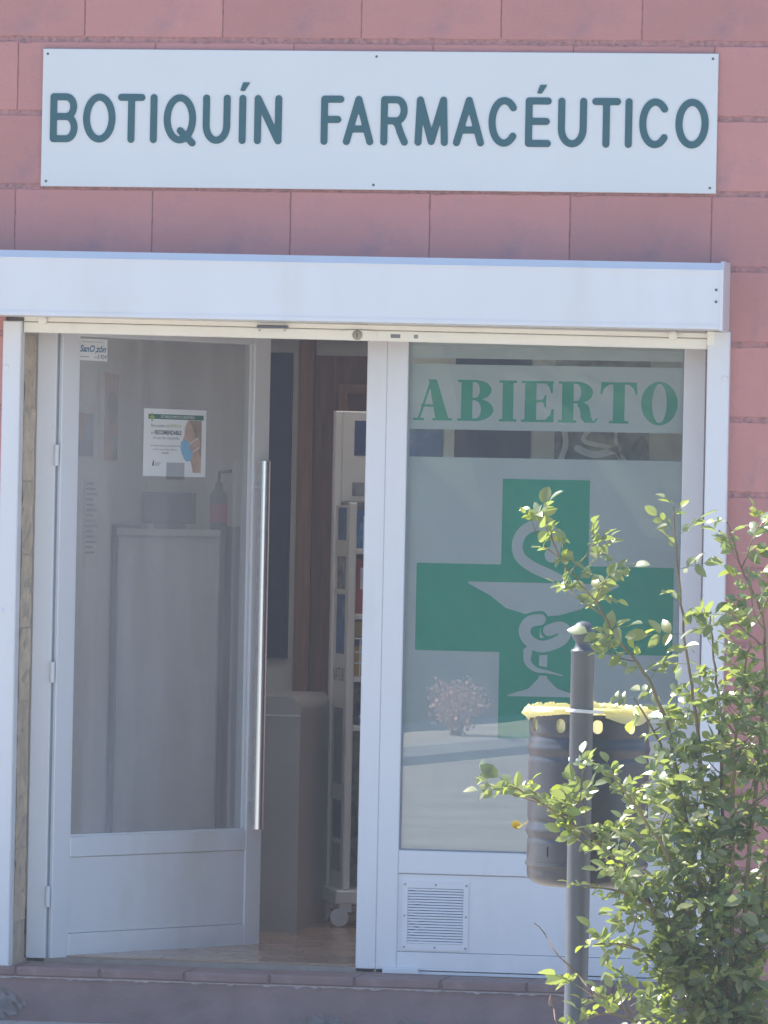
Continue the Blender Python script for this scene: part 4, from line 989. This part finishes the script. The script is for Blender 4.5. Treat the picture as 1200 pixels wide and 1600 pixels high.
def add_leaf(p, d, tip, big=1.0):
    """p point on a stem, d outward direction"""
    droop = rb.uniform(-.35, .55)
    y = (d + Vector((rb.gauss(0, .3), rb.gauss(0, .3), droop * .8 + rb.gauss(0, .2)))).normalized()
    upv = Vector((rb.gauss(0, .55) - .25, rb.gauss(0, .55) - .40, 1)); x = y.cross(upv).normalized(); z = x.cross(y)
    mt = Matrix((x, y, z)).transposed().to_4x4(); s_ = LS * big * rb.uniform(.75, 1.15) * (.78 if tip else 1)
    leaves.append((Matrix.Translation(p) @ mt @ Matrix.Scale(s_, 4), (tip and rb.random() < .6) or rb.random() < .10))
def thorn(mb, p, d, s_):
    mb.tube([p, p + d * s_ * .6, p + d * s_ + Vector((0, 0, -s_ * .3))], [s_ * .30, s_ * .14, .0003], 4)
for key, c in CANES.items():
    leafy, dens, dy = CP[key]
    pts2 = spline(c, 6); n = len(pts2); pts = []
    yb = -4.55 + rb.uniform(-.05, .05)
    for i, (x, z) in enumerate(pts2):
        t = i / (n - 1); u = 1 - t                   # t = 0 at tip
        pts.append(Vector((x + rb.gauss(0, .0018), yb + dy * u ** 1.2 + rb.gauss(0, .002), z)))
    pts.append(Vector((pts[-1].x * .6 + 1.66 * .4, yb, .0)))
    rad = [.0018 + .0050 * (i / n) for i in range(len(pts))]
    mb = MB(); mb.tube([p - RBL for p in pts], rad, 7)
    total = sum((pts[i + 1] - pts[i]).length for i in range(n - 1)); acc = 0; nextl = .0; nexts = .10; side = 1; nextt = .02
    for i in range(n - 1):
        p, q = pts[i], pts[i + 1]; sg = (q - p).length
        while nextt < acc + sg:
            f = (nextt - acc) / sg; a_ = rb.uniform(0, 6.28); thorn(mb, p.lerp(q, f) - RBL, Vector((math.cos(a_), math.sin(a_), -.1)), rb.uniform(.004, .007)); nextt += rb.uniform(.018, .05)
        while nextl < acc + sg and nextl < total * leafy:
            f = (nextl - acc) / sg; pt = p.lerp(q, f); side = -side
            d = Vector((side * rb.uniform(.4, 1), rb.uniform(-1, .5), rb.uniform(-.1, .7))).normalized()
            add_leaf(pt, d, nextl < .04, 1.12 if key in 'ABCD' else 1.0); nextl += rb.uniform(.018, .034) if nextl < .10 else rb.uniform(.028, .060)
        while nexts < acc + sg and nexts < total * leafy:
            f = (nexts - acc) / sg; pt = p.lerp(q, f)
            if rb.random() < dens:
                ln = rb.uniform(.06, .15); d = Vector((rb.uniform(-1, 1), rb.uniform(-.7, .3), rb.uniform(.0, .9))).normalized(); prev = pt; sp_ = [pt]
                for k in range(4):
                    d = (d + Vector((rb.gauss(0, .2), rb.gauss(0, .2), .08))).normalized(); prev = prev + d * ln / 4; sp_.append(prev)
                mb.tube([s_ - RBL for s_ in sp_], [.0022, .002, .0017, .0014, .001], 5)
                for k in range(1, 5):
                    for s_ in ((-1, 1) if k == 4 else (rb.choice((-1, 1)),)):
                        e = (d * .6 + Vector((s_ * rb.uniform(.3, 1), rb.uniform(-.8, .5), rb.uniform(-.2, .5)))).normalized(); add_leaf(sp_[k], e, k == 4 and rb.random() < .5)
            nexts += rb.uniform(.024, .054)
        acc += sg
    mb.build('cane', 'cane', RB, True)
for c in ([(1.1769, 0.6941), (1.2443, 0.6146), (1.3198, 0.5356), (1.461, 0.4426), (1.6283, 0.2533)], [(1.2221, 0.4916), (1.2479, 0.4354), (1.3326, 0.308), (1.6289, 0.2208)]):
    p = spline(c, 5); m_ = MB(); m_.tube([Vector((x, -4.66 + .03 * math.sin(i), z)) - RBL for i, (x, z) in enumerate(p)] + [Vector((1.65, -4.6, 0)) - RBL], [.0014 + .0001 * i for i in range(len(p) + 1)], 5)
    if c[0][1] < .6: m_.lathe([(.001, -.008), (.005, 0), (.004, .012), (.001, .022)], (c[0][0] - RBL.x, -4.66 - RBL.y, c[0][1]), 8)
    m_.build('dry_twig', 'twig', RB, True)
# yellowed leaf and a spent bloom on the left branch
mb = MB()
for k in range(6):
    mt = Matrix.Rotation(R(60 * k + 10), 3, 'Z') @ Matrix.Rotation(R(35), 3, 'X'); leaflet(mb, Vector((0, 0, 0)), mt, .020, .016, .4, -.3)
mb.tube([(0, 0, 0), (.012, -.01, .03), (.03, .0, .062)], .0012, 5)
mb.build('spent_bloom', 'petal', RB, True, loc=Vector((1.130, -4.70, .938)) - RBL, rot=(R(60), R(20), 0))
leaves.sort(key=lambda l: l[0].translation.y + .6 * max(0, l[0].translation.x - 1.76))
rest = {'leaf': MB(), 'leafy': MB()}
for i, (mt, young) in enumerate(leaves):
    me = rb.choice(LY) if young else rb.choice(LM)
    if i < 300:
        o = link('leaf', me, RB); o.matrix_local = Matrix.Translation(-RBL) @ mt
    else:
        t = rest['leafy' if young else 'leaf']; k = len(t.v)
        t.v += [tuple(mt @ v.co - RBL) for v in me.vertices]; t.f += [tuple(k + a for a in p.vertices) for p in me.polygons]
for k, t in rest.items():
    if t.v: o = t.build('foliage', k, RB, True); o['kind'] = 'stuff'
S['leaf_count'] = len(leaves)

# ------------------------------------------------------------------ added volume veil standing in for lens glare, lifting the blacks
HZ = MB().box(-210, 210, -210, 210, -1.2, 8.0).mesh('glare_haze')
hm = bpy.data.materials.new('glare_haze_volume'); hm.use_nodes = True; hn = hm.node_tree; hn.nodes.clear()
ho = hn.nodes.new('ShaderNodeOutputMaterial'); hv = hn.nodes.new('ShaderNodeVolumePrincipled')
hv.inputs['Color'].default_value = (.86, .90, 1.0, 1); hv.inputs['Density'].default_value = .0027; hv.inputs['Anisotropy'].default_value = 0.0
hn.links.new(hv.outputs[0], ho.inputs['Volume']); HZ.materials.append(hm)
hz = link('glare_haze', HZ); hz['kind'] = 'stuff'
